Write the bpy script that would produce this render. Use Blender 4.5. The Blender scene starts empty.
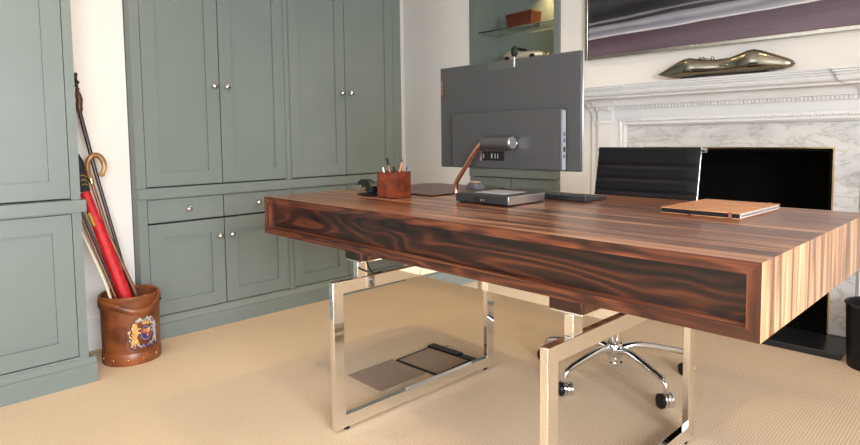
import bpy, bmesh, math, random
from mathutils import Vector, Matrix
random.seed(7)
C = bpy.context.scene.collection
R = math.radians
PI = math.pi

# ------------------------------------------------------------ helpers
class MB:
    """collects shapes in one mesh, with metric UVs (along the grain, across the grain)"""
    def __init__(s): s.v = []; s.f = []; s.uv = []; s.m = []; s.mi = 0
    def quad(s, idx, uv=None):
        s.f.append(tuple(idx)); s.uv.append(uv); s.m.append(s.mi)
    def add(s, vs, fs, uvf=None):
        b = len(s.v); s.v += [tuple(v) for v in vs]
        for f in fs:
            s.quad([b+i for i in f], None if uvf is None else [uvf(vs[i]) for i in f])
        return s
    def box(s, x0, x1, y0, y1, z0, z1, uvf=None):
        vs = [(x, y, z) for z in (z0, z1) for y in (y0, y1) for x in (x0, x1)]
        return s.add(vs, [(0,2,3,1), (4,5,7,6), (0,1,5,4), (2,6,7,3), (0,4,6,2), (1,3,7,5)], uvf)
    def hexa(s, vs, uvf=None):   # 8 points in the box order
        return s.add(vs, [(0,2,3,1), (4,5,7,6), (0,1,5,4), (2,6,7,3), (0,4,6,2), (1,3,7,5)], uvf)
    def lathe(s, prof, n=32, c=(0,0,0), sx=1, sy=1, cap=True):
        b = len(s.v)
        for (r, z) in prof:
            for i in range(n):
                a = 2*PI*i/n
                s.v.append((c[0]+r*sx*math.cos(a), c[1]+r*sy*math.sin(a), c[2]+z))
        for k in range(len(prof)-1):
            for i in range(n):
                j = (i+1) % n
                s.quad((b+k*n+i, b+k*n+j, b+(k+1)*n+j, b+(k+1)*n+i))
        if cap:
            if prof[0][0] > 1e-5: s.quad([b+i for i in range(n)][::-1])
            if prof[-1][0] > 1e-5: s.quad([b+(len(prof)-1)*n+i for i in range(n)])
        return s
    def tube(s, pts, rad, n=12, cap=True):
        pts = [Vector(p) for p in pts]
        rs = rad if isinstance(rad, (list, tuple)) else [rad]*len(pts)
        b = len(s.v); up = None
        for i, p in enumerate(pts):
            t = (pts[min(i+1, len(pts)-1)]-pts[max(i-1, 0)]).normalized()
            if up is None:
                up = Vector((0,0,1)) if abs(t.z) < .9 else Vector((1,0,0))
            a = t.cross(up).normalized(); u = a.cross(t).normalized(); up = u
            for k in range(n):
                w = 2*PI*k/n
                q = p+(a*math.cos(w)+u*math.sin(w))*rs[i]
                s.v.append(tuple(q))
        for i in range(len(pts)-1):
            for k in range(n):
                j = (k+1) % n
                s.quad((b+i*n+k, b+i*n+j, b+(i+1)*n+j, b+(i+1)*n+k))
        if cap:
            s.quad([b+k for k in range(n)][::-1]); s.quad([b+(len(pts)-1)*n+k for k in range(n)])
        return s
    def sphere(s, c, r, n=20, m=12, sx=1, sy=1, sz=1):
        prof = [(r*math.sin(PI*k/m), -r*math.cos(PI*k/m)*sz) for k in range(m+1)]
        prof[0] = (1e-6, prof[0][1]); prof[-1] = (1e-6, prof[-1][1])
        return s.lathe(prof, n, c, sx, sy, cap=False)
    def prism(s, poly, z0, z1, axis='z'):
        n = len(poly)
        def P(a, b_, z):
            return {'z': (a, b_, z), 'y': (a, z, b_), 'x': (z, a, b_)}[axis]
        vs = [P(a, b_, z0) for a, b_ in poly]+[P(a, b_, z1) for a, b_ in poly]
        fs = [tuple(range(n))[::-1], tuple(range(n, 2*n))]+[(i, (i+1) % n, n+(i+1) % n, n+i) for i in range(n)]
        return s.add(vs, fs)
    def sweep(s, profile, path):
        """profile (p outwards, z) along a polyline in plan, mitred; outwards = to the right of travel"""
        P = [Vector(p) for p in path]; b = len(s.v); n = len(profile); off = []
        for i in range(len(P)):
            def nrm(d): return Vector((d.y, -d.x)).normalized()
            if i == 0: o = nrm(P[1]-P[0])
            elif i == len(P)-1: o = nrm(P[-1]-P[-2])
            else:
                n1 = nrm(P[i]-P[i-1]); n2 = nrm(P[i+1]-P[i]); o = n1+n2 if abs(n1.dot(n2)) < .5 else n1
            off.append(o)
        for i in range(len(P)):
            for (p, z) in profile:
                q = P[i]+off[i]*p; s.v.append((q.x, q.y, z))
        for i in range(len(P)-1):
            for k in range(n):
                j = (k+1) % n
                s.quad((b+i*n+k, b+(i+1)*n+k, b+(i+1)*n+j, b+i*n+j))
        s.quad([b+k for k in range(n)]); s.quad([b+(len(P)-1)*n+k for k in range(n)][::-1])
        return s
    def build(s, name, mat, parent=None, bevel=0, smooth=True, seg=2, angle=35):
        me = bpy.data.meshes.new(name); me.from_pydata(s.v, [], s.f)
        mats = mat if isinstance(mat, (list, tuple)) else [mat]
        for m in mats: me.materials.append(m)
        for i, p in enumerate(me.polygons): p.material_index = s.m[i]
        if any(u is not None for u in s.uv):
            l = me.uv_layers.new(name='grain')
            for p, u in zip(me.polygons, s.uv):
                if u is None: continue
                for li, q in zip(p.loop_indices, u): l.data[li].uv = q
        bm = bmesh.new(); bm.from_mesh(me)
        bmesh.ops.recalc_face_normals(bm, faces=bm.faces); bm.to_mesh(me); bm.free()
        if smooth:
            me.shade_smooth(); me.set_sharp_from_angle(angle=R(angle))
        o = bpy.data.objects.new(name, me); C.objects.link(o)
        if parent is not None: o.parent = parent
        if bevel:
            md = o.modifiers.new('bevel', 'BEVEL'); md.width = bevel; md.segments = seg; md.limit_method = 'ANGLE'; md.angle_limit = R(40)
            md.harden_normals = False
        return o

def tag(o, label=None, cat=None, group=None, kind=None):
    if label: o['label'] = label
    if cat: o['category'] = cat
    if group: o['group'] = group
    if kind: o['kind'] = kind
    return o
def thing(name, label, cat, loc=(0,0,0), rz=0, group=None):
    o = bpy.data.objects.new(name, None); C.objects.link(o); o.empty_display_size = .05
    o.location = loc; o.rotation_euler = (0, 0, rz)
    return tag(o, label, cat, group)
def struct(mb, name, mat, **k): return tag(mb.build(name, mat, **k), kind='structure')
def kids(o): return [c for c in bpy.data.objects if c.parent == o]
def copy_tree(o, parent=None):
    ch = kids(o); c = o.copy(); C.objects.link(c); c.parent = parent
    for k in ch: copy_tree(k, c)
    return c
def arc_pts(c, r, a0, a1, n, plane='xz', y=0):
    out = []
    for i in range(n+1):
        a = R(a0+(a1-a0)*i/n)
        out.append((c[0]+r*math.cos(a), y, c[1]+r*math.sin(a)))
    return out

# ------------------------------------------------------------ materials
def mat(name, col, rough=.5, metal=0, spec=None, coat=0, trans=0, ior=None):
    m = bpy.data.materials.new(name); m.use_nodes = True
    b = m.node_tree.nodes['Principled BSDF']
    b.inputs['Base Color'].default_value = (*col, 1); b.inputs['Roughness'].default_value = rough
    b.inputs['Metallic'].default_value = metal
    if spec is not None: b.inputs['Specular IOR Level'].default_value = spec
    b.inputs['Coat Weight'].default_value = coat; b.inputs['Coat Roughness'].default_value = .08
    b.inputs['Transmission Weight'].default_value = trans
    if ior: b.inputs['IOR'].default_value = ior
    return m
def nt(m): return m.node_tree, m.node_tree.nodes, m.node_tree.links, m.node_tree.nodes['Principled BSDF']
def ramp(n, stops, interp='LINEAR'):
    r = n.new('ShaderNodeValToRGB'); r.color_ramp.interpolation = interp
    e = r.color_ramp.elements
    e[0].position, e[0].color = stops[0][0], (*stops[0][1], 1)
    e[1].position, e[1].color = stops[-1][0], (*stops[-1][1], 1)
    for p, c in stops[1:-1]:
        q = e.new(p); q.color = (*c, 1)
    return r
def srgb(r, g, b):
    f = lambda c: (c/255)/12.92 if c/255 <= .04045 else ((c/255+.055)/1.055)**2.4
    return (f(r), f(g), f(b))
def noisy(name, c1, c2, scale, rough=.5, bump=0, metal=0, stretch=(1,1,1), detail=4, bscale=None, lo=.35, hi=.65, bdist=.002, **k):
    m = mat(name, c1, rough, metal, **k); t, n, l, b = nt(m)
    tc = n.new('ShaderNodeTexCoord'); mp = n.new('ShaderNodeMapping'); mp.inputs['Scale'].default_value = stretch
    no = n.new('ShaderNodeTexNoise'); no.inputs['Scale'].default_value = scale; no.inputs['Detail'].default_value = detail
    r = ramp(n, [(lo, c1), (hi, c2)])
    l.new(tc.outputs['Object'], mp.inputs['Vector']); l.new(mp.outputs[0], no.inputs['Vector'])
    l.new(no.outputs['Fac'], r.inputs['Fac']); l.new(r.outputs['Color'], b.inputs['Base Color'])
    if bump:
        n2 = n.new('ShaderNodeTexNoise'); n2.inputs['Scale'].default_value = bscale or scale*3; n2.inputs['Detail'].default_value = 4
        l.new(mp.outputs[0], n2.inputs['Vector'])
        bp = n.new('ShaderNodeBump'); bp.inputs['Strength'].default_value = bump; bp.inputs['Distance'].default_value = bdist
        l.new(n2.outputs['Fac'], bp.inputs['Height']); l.new(bp.outputs['Normal'], b.inputs['Normal'])
    return m

def wood_mat(name, dark, mid, light, along=.6, across=9, freq=7, warp=.5, rough=.28, fine=.5, coat=.25, seed=0., lo=.0, hi=.78):
    m = mat(name, mid, rough, coat=coat); t, n, l, b = nt(m)
    b.inputs['Coat Roughness'].default_value = .22
    uv = n.new('ShaderNodeUVMap'); uv.uv_map = 'grain'
    mp = n.new('ShaderNodeMapping'); mp.inputs['Scale'].default_value = (along, across, 1); mp.inputs['Location'].default_value = (seed, seed*.37, seed)
    l.new(uv.outputs[0], mp.inputs['Vector'])
    n1 = n.new('ShaderNodeTexNoise'); n1.inputs['Scale'].default_value = 1; n1.inputs['Detail'].default_value = 2; n1.inputs['Distortion'].default_value = warp
    n1.inputs['Roughness'].default_value = .45
    l.new(mp.outputs[0], n1.inputs['Vector'])
    mu = n.new('ShaderNodeMath'); mu.operation = 'MULTIPLY'; mu.inputs[1].default_value = freq*2*PI
    l.new(n1.outputs['Fac'], mu.inputs[0])
    si = n.new('ShaderNodeMath'); si.operation = 'SINE'; l.new(mu.outputs[0], si.inputs[0])
    ma = n.new('ShaderNodeMapRange'); ma.inputs['From Min'].default_value = -1; l.new(si.outputs[0], ma.inputs['Value'])
    # fine pores and streaks
    m2 = n.new('ShaderNodeMapping'); m2.inputs['Scale'].default_value = (along*4, across*22, 1); l.new(uv.outputs[0], m2.inputs['Vector'])
    n2 = n.new('ShaderNodeTexNoise'); n2.inputs['Scale'].default_value = 1; n2.inputs['Detail'].default_value = 5; l.new(m2.outputs[0], n2.inputs['Vector'])
    m3 = n.new('ShaderNodeMapping'); m3.inputs['Scale'].default_value = (along*.5, across*2.2, 1); m3.inputs['Location'].default_value = (3.1+seed, 5.2, 0); l.new(uv.outputs[0], m3.inputs['Vector'])
    n3 = n.new('ShaderNodeTexNoise'); n3.inputs['Scale'].default_value = 1; n3.inputs['Detail'].default_value = 3; l.new(m3.outputs[0], n3.inputs['Vector'])
    # value = contour lines + broad tone + fine streaks
    def madd(src, k, add=None, c=0.):
        q = n.new('ShaderNodeMath'); q.operation = 'MULTIPLY_ADD'; q.inputs[1].default_value = k; l.new(src, q.inputs[0])
        if add is None: q.inputs[2].default_value = c
        else: l.new(add, q.inputs[2])
        return q.outputs[0]
    v = madd(ma.outputs[0], .42*(1-fine*.3), None, -.55*fine-.45)
    v = madd(n3.outputs['Fac'], 1.15, v)
    a2o = madd(n2.outputs['Fac'], fine*1.1, v, 0)
    r = ramp(n, [(lo, dark), ((lo+hi)/2-.03, mid), (hi, light)])
    l.new(a2o, r.inputs['Fac']); l.new(r.outputs['Color'], b.inputs['Base Color'])
    return m

M = {}
M['sage'] = noisy('sage_paint', (.156, .188, .175), (.168, .200, .187), 3, rough=.42)
M['sage2'] = M['sage']
M['wall'] = noisy('cream_wall_paint', (.76, .735, .70), (.79, .765, .73), 2, rough=.9)
M['ceiling'] = mat('ceiling_paint', (.8, .79, .76), .9)
M['white'] = noisy('white_gloss_paint', (.73, .73, .74), (.76, .76, .77), 3, rough=.35)
M['chrome'] = mat('polished_chrome', (.86, .85, .83), .045, 1)
M['steel'] = mat('satin_steel', (.62, .62, .62), .28, 1)
M['alu'] = mat('polished_aluminium', (.75, .76, .78), .14, 1)
M['nickel'] = mat('nickel_knob', (.50, .49, .47), .14, 1)
M['walnut'] = wood_mat('striped_rosewood', srgb(40, 18, 10), srgb(134, 78, 50), srgb(206, 154, 112), along=.55, across=13, freq=6, warp=.3, seed=2., coat=.15)
M['walnut_end_sunlit'] = wood_mat('striped_rosewood_end_sunlit', srgb(96, 54, 32), srgb(188, 138, 98), srgb(236, 200, 158), along=.9, across=13, freq=6, warp=.25, seed=2., rough=.32)  # same rosewood, sunlight on the end put into lighter colours
M['walnut_rim_shaded'] = wood_mat('rosewood_rim_shaded', srgb(28, 12, 7), srgb(84, 42, 26), srgb(134, 78, 48), along=2.2, across=14, freq=8, warp=.4, seed=5., coat=.1)  # same rosewood darkened, shade of the front painted into its colours
M['walnut_front_shaded'] = wood_mat('figured_rosewood_shaded', srgb(10, 4, 3), srgb(54, 24, 14), srgb(118, 62, 36), along=1.15, across=5.2, freq=17, warp=.55, seed=9.3, fine=.45, coat=.1)  # drawer figure, with the shade it lies in painted as darker colours
M['leather_black'] = noisy('black_leather', (.010, .010, .012), (.012, .012, .014), 60, rough=.36, spec=.2, bump=.25, bscale=300, bdist=.001)
M['black_plastic'] = mat('black_plastic', (.007, .007, .008), .4, spec=.25)
M['black_gloss'] = mat('gloss_black', (.01, .01, .01), .15)
M['firebox_black'] = mat('matt_black', (.004, .004, .004), .95, spec=.1)  # flat near-black for the firebox lining and back hearth
M['slate'] = noisy('black_granite', (.010, .010, .012), (.018, .019, .022), 80, rough=.3)
M['darkgrey'] = mat('charcoal', (.022, .022, .025), .45)
M['monitor'] = mat('gunmetal_shell', (.072, .071, .074), .38, .4)
M['monitor_edge'] = mat('silver_edge', (.55, .56, .6), .28, .9)
M['copper'] = mat('rose_copper', (.78, .42, .31), .22, 1)
M['brass'] = mat('aged_brass', (.62, .45, .20), .25, 1)
M['pot'] = noisy('cognac_leather', srgb(76, 30, 13), srgb(122, 52, 22), 25, rough=.38, bump=.15, bscale=200)
M['tan'] = noisy('tan_leather', srgb(184, 128, 86), srgb(206, 150, 108), 18, rough=.5, bump=.1, bscale=250)
M['bucket'] = noisy('saddle_leather', srgb(78, 38, 18), srgb(142, 80, 44), 11, rough=.36, bump=.3, bscale=60, detail=6, lo=.3, hi=.7)
M['bucket_in'] = noisy('raw_leather', srgb(84, 44, 24), srgb(128, 74, 40), 14, rough=.6)
M['pad'] = noisy('brown_pad_leather', srgb(54, 28, 19), srgb(80, 44, 30), 14, rough=.35)
M['box'] = noisy('russet_leather', srgb(74, 32, 16), srgb(98, 44, 22), 22, rough=.4)
M['red'] = noisy('red_cloth', srgb(176, 16, 26), srgb(206, 26, 36), 40, rough=.6)
M['navy'] = mat('black_cloth', (.014, .014, .02), .75)
M['cane_dark'] = noisy('dark_cane_wood', srgb(34, 20, 18), srgb(58, 34, 30), 30, rough=.3, stretch=(4,4,.6))
M['cane_brown'] = noisy('brown_cane_wood', srgb(92, 54, 28), srgb(134, 84, 48), 25, rough=.3, stretch=(4,4,.6))
M['horn'] = noisy('horn', srgb(126, 82, 38), srgb(186, 140, 84), 18, rough=.25)
M['cream'] = mat('cream_cane', srgb(216, 204, 180), .4)
M['gold'] = mat('yellow_gold', srgb(190, 150, 40), .4)
M['paper'] = mat('paper', (.75, .76, .78), .6)
M['glass'] = mat('clear_glass', (.86, .97, .93), .02, trans=1, ior=1.45)
M['keys'] = mat('key_caps', (.05, .052, .058), .45)
M['glasslight'] = mat('window_glass', (1, 1, 1), 0, trans=1, ior=1.0)
M['pewter'] = mat('bronze_pewter', (.30, .275, .215), .16, 1)
M['silver'] = mat('pale_silver', (.8, .72, .58), .3, .7)
M['cuphole'] = mat('port_black', (.003, .003, .003), .5)
M['heraldgold'] = noisy('herald_gold', srgb(186, 128, 58), srgb(216, 170, 98), 60, rough=.45)
M['heraldblue'] = mat('herald_blue', srgb(38, 52, 108), .5)
M['heraldwhite'] = noisy('herald_silver', srgb(186, 186, 180), srgb(150, 152, 158), 80, rough=.5)
M['heraldred'] = mat('herald_red', srgb(160, 50, 40), .5)
M['label'] = mat('rust_label', srgb(74, 42, 22), .5)
M['label_text'] = mat('label_grey', srgb(142, 128, 118), .5)

# sisal carpet : ribs and flecks
def carpet(name, c1, c2, ribs=150):
    m = mat(name, c1, .95, spec=.1); t, n, l, b = nt(m)
    tc = n.new('ShaderNodeTexCoord')
    wv = n.new('ShaderNodeTexWave'); wv.inputs['Scale'].default_value = ribs/6.28*.5; wv.inputs['Distortion'].default_value = 2.2; wv.bands_direction = 'X'; wv.inputs['Detail'].default_value = 2; wv.inputs['Detail Scale'].default_value = 2
    l.new(tc.outputs['Object'], wv.inputs['Vector'])
    no = n.new('ShaderNodeTexNoise'); no.inputs['Scale'].default_value = 220; no.inputs['Detail'].default_value = 3
    l.new(tc.outputs['Object'], no.inputs['Vector'])
    big = n.new('ShaderNodeTexNoise'); big.inputs['Scale'].default_value = 1.3; big.inputs['Detail'].default_value = 2
    l.new(tc.outputs['Object'], big.inputs['Vector'])
    mx = n.new('ShaderNodeMix'); mx.data_type = 'FLOAT'; mx.inputs[0].default_value = .72
    l.new(wv.outputs['Fac'], mx.inputs[2]); l.new(no.outputs['Fac'], mx.inputs[3])
    m3 = n.new('ShaderNodeMix'); m3.data_type = 'FLOAT'; m3.inputs[0].default_value = .22
    l.new(mx.outputs[0], m3.inputs[2]); l.new(big.outputs['Fac'], m3.inputs[3])
    r = ramp(n, [(.22, c1), (.75, c2)]); l.new(m3.outputs[0], r.inputs['Fac']); l.new(r.outputs['Color'], b.inputs['Base Color'])
    bp = n.new('ShaderNodeBump'); bp.inputs['Strength'].default_value = .5; bp.inputs['Distance'].default_value = .003
    l.new(mx.outputs[0], bp.inputs['Height']); l.new(bp.outputs['Normal'], b.inputs['Normal'])
    return m
M['carpet'] = carpet('sisal_carpet', srgb(180, 153, 124), srgb(232, 211, 184), 420)
M['carpet_lid'] = carpet('grey_beige_sisal', srgb(136, 116, 98), srgb(170, 150, 130), 420)

# marble
def marble():
    m = mat('veined_white_marble', (.8, .8, .8), .22); t, n, l, b = nt(m)
    tc = n.new('ShaderNodeTexCoord')
    mp = n.new('ShaderNodeMapping'); mp.inputs['Rotation'].default_value = (0, R(-40), 0); mp.inputs['Scale'].default_value = (1, 1, 2.3)
    l.new(tc.outputs['Object'], mp.inputs['Vector'])
    n1 = n.new('ShaderNodeTexNoise'); n1.inputs['Scale'].default_value = 5; n1.inputs['Detail'].default_value = 10; n1.inputs['Roughness'].default_value = .62; n1.inputs['Distortion'].default_value = .7
    l.new(mp.outputs[0], n1.inputs['Vector'])
    s = n.new('ShaderNodeMath'); s.operation = 'SUBTRACT'; s.inputs[1].default_value = .5; l.new(n1.outputs['Fac'], s.inputs[0])
    a = n.new('ShaderNodeMath'); a.operation = 'ABSOLUTE'; l.new(s.outputs[0], a.inputs[0])
    r = ramp(n, [(0, (.44, .44, .44)), (.012, (.58, .58, .58)), (.05, (.67, .67, .68))]); l.new(a.outputs[0], r.inputs['Fac'])
    n2 = n.new('ShaderNodeTexNoise'); n2.inputs['Scale'].default_value = 3.5; n2.inputs['Detail'].default_value = 4; l.new(mp.outputs[0], n2.inputs['Vector'])
    r2 = ramp(n, [(.35, (.74, .75, .77)), (.62, (1, 1, 1))]); l.new(n2.outputs['Fac'], r2.inputs['Fac'])
    mx = n.new('ShaderNodeMix'); mx.data_type = 'RGBA'; mx.blend_type = 'MULTIPLY'; mx.inputs[0].default_value = 1
    l.new(r.outputs['Color'], mx.inputs[6]); l.new(r2.outputs['Color'], mx.inputs[7]); l.new(mx.outputs[2], b.inputs['Base Color'])
    return m
M['marble'] = marble()

# painting : streaked seascape-like abstract in plum, grey and white
def painting_mat():
    m = mat('abstract_canvas', (.2, .15, .2), .3, coat=.3); t, n, l, b = nt(m)
    tc = n.new('ShaderNodeTexCoord'); sp = n.new('ShaderNodeSeparateXYZ'); l.new(tc.outputs['Object'], sp.inputs[0])
    mp = n.new('ShaderNodeMapping'); mp.inputs['Scale'].default_value = (1.4, 1, 16); l.new(tc.outputs['Object'], mp.inputs['Vector'])
    no = n.new('ShaderNodeTexNoise'); no.inputs['Scale'].default_value = 1; no.inputs['Detail'].default_value = 5; no.inputs['Distortion'].default_value = .4
    l.new(mp.outputs[0], no.inputs['Vector'])
    # height above the frame bottom, tilted a little and wobbling
    a = n.new('ShaderNodeMath'); a.operation = 'MULTIPLY_ADD'; a.inputs[1].default_value = -.030; l.new(sp.outputs['X'], a.inputs[0]); l.new(sp.outputs['Z'], a.inputs[2])
    w = n.new('ShaderNodeMath'); w.operation = 'MULTIPLY_ADD'; w.inputs[1].default_value = .055; l.new(no.outputs['Fac'], w.inputs[0]); l.new(a.outputs[0], w.inputs[2])
    mr = n.new('ShaderNodeMapRange'); mr.inputs['From Max'].default_value = .7; l.new(w.outputs[0], mr.inputs['Value'])
    r = ramp(n, [(0, srgb(92, 74, 84)), (.10, srgb(104, 86, 98)), (.17, srgb(88, 68, 80)), (.216, srgb(70, 54, 66)), (.224, srgb(216, 212, 214)),
                 (.236, srgb(148, 148, 158)), (.265, srgb(112, 112, 124)), (.29, srgb(158, 158, 166)), (.315, srgb(128, 124, 134)), (.325, srgb(28, 26, 30)), (.345, srgb(50, 48, 54)), (.355, srgb(140, 138, 146)), (.37, srgb(40, 36, 42)), (.42, srgb(18, 17, 20)), (.50, srgb(60, 58, 66)), (.6, srgb(24, 22, 26)), (1, srgb(120, 120, 130))])
    l.new(mr.outputs[0], r.inputs['Fac'])
    r2 = ramp(n, [(.3, (.72, .72, .72)), (.7, (1.2, 1.2, 1.2))]); l.new(no.outputs['Fac'], r2.inputs['Fac'])
    mx = n.new('ShaderNodeMix'); mx.data_type = 'RGBA'; mx.blend_type = 'MULTIPLY'; mx.inputs[0].default_value = 1
    l.new(r.outputs['Color'], mx.inputs[6]); l.new(r2.outputs['Color'], mx.inputs[7]); l.new(mx.outputs[2], b.inputs['Base Color'])
    return m
M['painting'] = painting_mat()
def emis(name, col, s):
    m = bpy.data.materials.new(name); m.use_nodes = True; n = m.node_tree.nodes; n.clear()
    e = n.new('ShaderNodeEmission'); e.inputs[0].default_value = (*col, 1); e.inputs[1].default_value = s
    o = n.new('ShaderNodeOutputMaterial'); m.node_tree.links.new(e.outputs[0], o.inputs[0]); return m
M['lamp'] = emis('lamp_glow', (1, .8, .5), 12)

# ------------------------------------------------------------ room shell
XW, XR, YB, YFR, ZC = -3.56, 1.9, 3.27, -2.1, 2.55
struct(MB().box(XW-.1, XR+.1, YFR-.1, YB+.75, -.05, 0), 'floor', M['carpet'], smooth=False)
struct(MB().box(XW-.1, XR+.1, YFR-.1, YB+.75, ZC, ZC+.05), 'ceiling', M['ceiling'], smooth=False)
# left wall: deep recess for the wide cupboard, pier between the two cupboards, shallower bay for the near one
w = MB(); w.box(XW-.1, XW, YFR, YB+.7, 0, ZC)
w.box(XW, -3.04, .666, .952, 0, ZC)
struct(w, 'wall_left', M['wall'], smooth=False)
# back wall with alcove niche and chimney opening
w = MB()
NX0, NX1, NZ = -2.845, -2.088, 2.2
w.box(XW-.1, NX0, YB-.02, YB+.7, 0, ZC)
w.box(NX0, NX1, YB+.27, YB+.7, 0, ZC); w.box(NX0, NX1, YB-.02, YB+.27, NZ, ZC)
FX0, FX1, FZ = -1.52, -.60, .917
w.box(NX1, FX0, YB-.0, YB+.7, 0, ZC); w.box(FX1, XR+.1, YB, YB+.7, 0, ZC)
w.box(FX0, FX1, YB, YB+.7, FZ, ZC); w.box(FX0, FX1, YB+.5, YB+.7, 0, FZ)
struct(w, 'wall_back', M['wall'], smooth=False)
# right wall with a tall sash window, front wall (behind the photographer) with two unseen windows added as fill
def holed(name, axis, pos, th, a0, a1, holes):
    w = MB()
    def bx(s0, s1, z0, z1):
        if axis == 'x': w.box(pos, pos+th, s0, s1, z0, z1)
        else: w.box(s0, s1, pos, pos+th, z0, z1)
    cur = a0
    for (h0, h1, z0, z1) in holes:
        bx(cur, h0, 0, ZC); bx(h0, h1, 0, z0); bx(h0, h1, z1, ZC); cur = h1
    bx(cur, a1, 0, ZC)
    return struct(w, name, M['wall'], smooth=False)
WR = [(-1.55, .75, .3, 2.0)]
WF = [(-2.6, -1.2, .7, 2.25), (-.4, 1.1, .7, 2.25)]  # unseen front windows, added to fill light from behind the camera
holed('wall_right', 'x', XR, .1, YFR, YB+.7, WR)
holed('wall_front', 'y', YFR-.1, .1, XW, XR, WF)
def sash(name, axis, pos, h):
    s0, s1, z0, z1 = h; w = MB(); f = .05; mid = (z0+z1)/2; cx = (s0+s1)/2
    def bx(a, b, c, d, e=.03):
        if axis == 'x': w.box(pos+.03, pos+.03+e, a, b, c, d)
        else: w.box(a, b, pos-.03-e, pos-.03, c, d)
    bx(s0, s0+f, z0, z1); bx(s1-f, s1, z0, z1); bx(s0+f, s1-f, z0, z0+f); bx(s0+f, s1-f, z1-f, z1); bx(s0+f, s1-f, mid-.02, mid+.02)
    bx(cx-.012, cx+.012, z0+f, mid-.02); bx(cx-.012, cx+.012, mid+.02, z1-f)
    struct(w, name, M['white'], smooth=False)
sash('window_1', 'x', XR, WR[0]); sash('front_fill_window_1', 'y', YFR, WF[0]); sash('front_fill_window_2', 'y', YFR, WF[1])  # the front wall pair is added for fill light
# skirting on the pier and on the bits of back wall
struct(MB().box(-3.04, -3.024, .664, .952, 0, .15), 'baseboard_left', M['white'], bevel=.003)
struct(MB().box(XW+.55, NX0-.005, YB-.036, YB-.02, 0, .15), 'baseboard_back', M['white'], bevel=.003)

# ------------------------------------------------------------ cupboards
def knob_mb(x, y, z, ax='x'):
    k = MB(); prof = [(.0045, 0), (.0045, .012), (.008, .014), (.0135, .018), (.0158, .025), (.0145, .032), (.009, .037), (1e-6, .0385)]
    b = MB().lathe(prof, 24, cap=False)
    for v in b.v:
        if ax == 'x': k.v.append((x+v[2], y+v[0], z+v[1]))
        else: k.v.append((x+v[0], y-v[2], z+v[1]))
    k.f = b.f; k.uv = b.uv; k.m = b.m
    return k
def shaker(a0, a1, z0, z1, face, ax='x', st=.068, top=True):
    """framed door with a recessed flat panel; face = front plane"""
    m = MB(); t = .022; rc = .012
    def bx(s0, s1, c0, c1, d0, d1):
        if ax == 'x': m.box(face-d1, face-d0, s0, s1, c0, c1)
        else: m.box(s0, s1, face+d0, face+d1, c0, c1)
    bx(a0, a0+st, z0, z1, 0, t); bx(a1-st, a1, z0, z1, 0, t)
    bx(a0+st, a1-st, z0, z0+st, 0, t); bx(a0+st, a1-st, z1-st, z1, 0, t)
    bx(a0+st, a1-st, z0+st, z1-st, rc, t)
    return m
def door(root, a0, a1, z0, z1, face, knob=None, ax='x', st=.068):
    g = .0028
    d = shaker(a0+g, a1-g, z0+g, z1-g, face, ax, st).build('door', M['sage'], root, smooth=False)
    if knob:
        if ax == 'x': knob_mb(face, knob[0], knob[1]).build('knob', M['nickel'], d)
        else: knob_mb(knob[0], face, knob[1], 'y').build('knob', M['nickel'], d)
    return d
def drawer(root, a0, a1, z0, z1, face, knob):
    g = .0028; m = MB(); m.box(face-.022, face, a0+g, a1-g, z0+g, z1-g)
    d = m.build('drawer', M['sage'], root, smooth=False)
    knob_mb(face, *knob).build('knob', M['nickel'], d); return d
def carcass(root, x0, x1, y0, y1, z0, z1, stL, stR, zb, zt, rails=()):
    """side panels, back, and a face frame flush with the doors"""
    m = MB(); t = .018; m.box(x0, x1, y0, y0+t, z0, z1); m.box(x0, x1, y1-t, y1, z0, z1)
    m.box(x0, x0+.01, y0+t, y1-t, z0, z1)
    m.box(x0+.01, x1-.075, y0+t, y1-t, z0, z0+t); m.box(x0+.01, x1-.03, y0+t, y1-t, z1-t, z1)
    f = MB(); fx = x1-.024
    if stL > t: f.box(fx, x1, y0+t, y0+stL, z0, z1)
    if stR > t: f.box(fx, x1, y1-stR, y1-t, z0, z1)
    if zb > z0: f.box(fx, x1, y0+stL, y1-stR, z0, zb)
    if zt < z1: f.box(fx, x1, y0+stL, y1-stR, zt, z1)
    for (a, b) in rails: f.box(fx, x1, y0+stL, y1-stR, a, b)
    m.build('carcass', M['sage'], root, smooth=False); f.build('face_frame', M['sage'], root, smooth=False)

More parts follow.
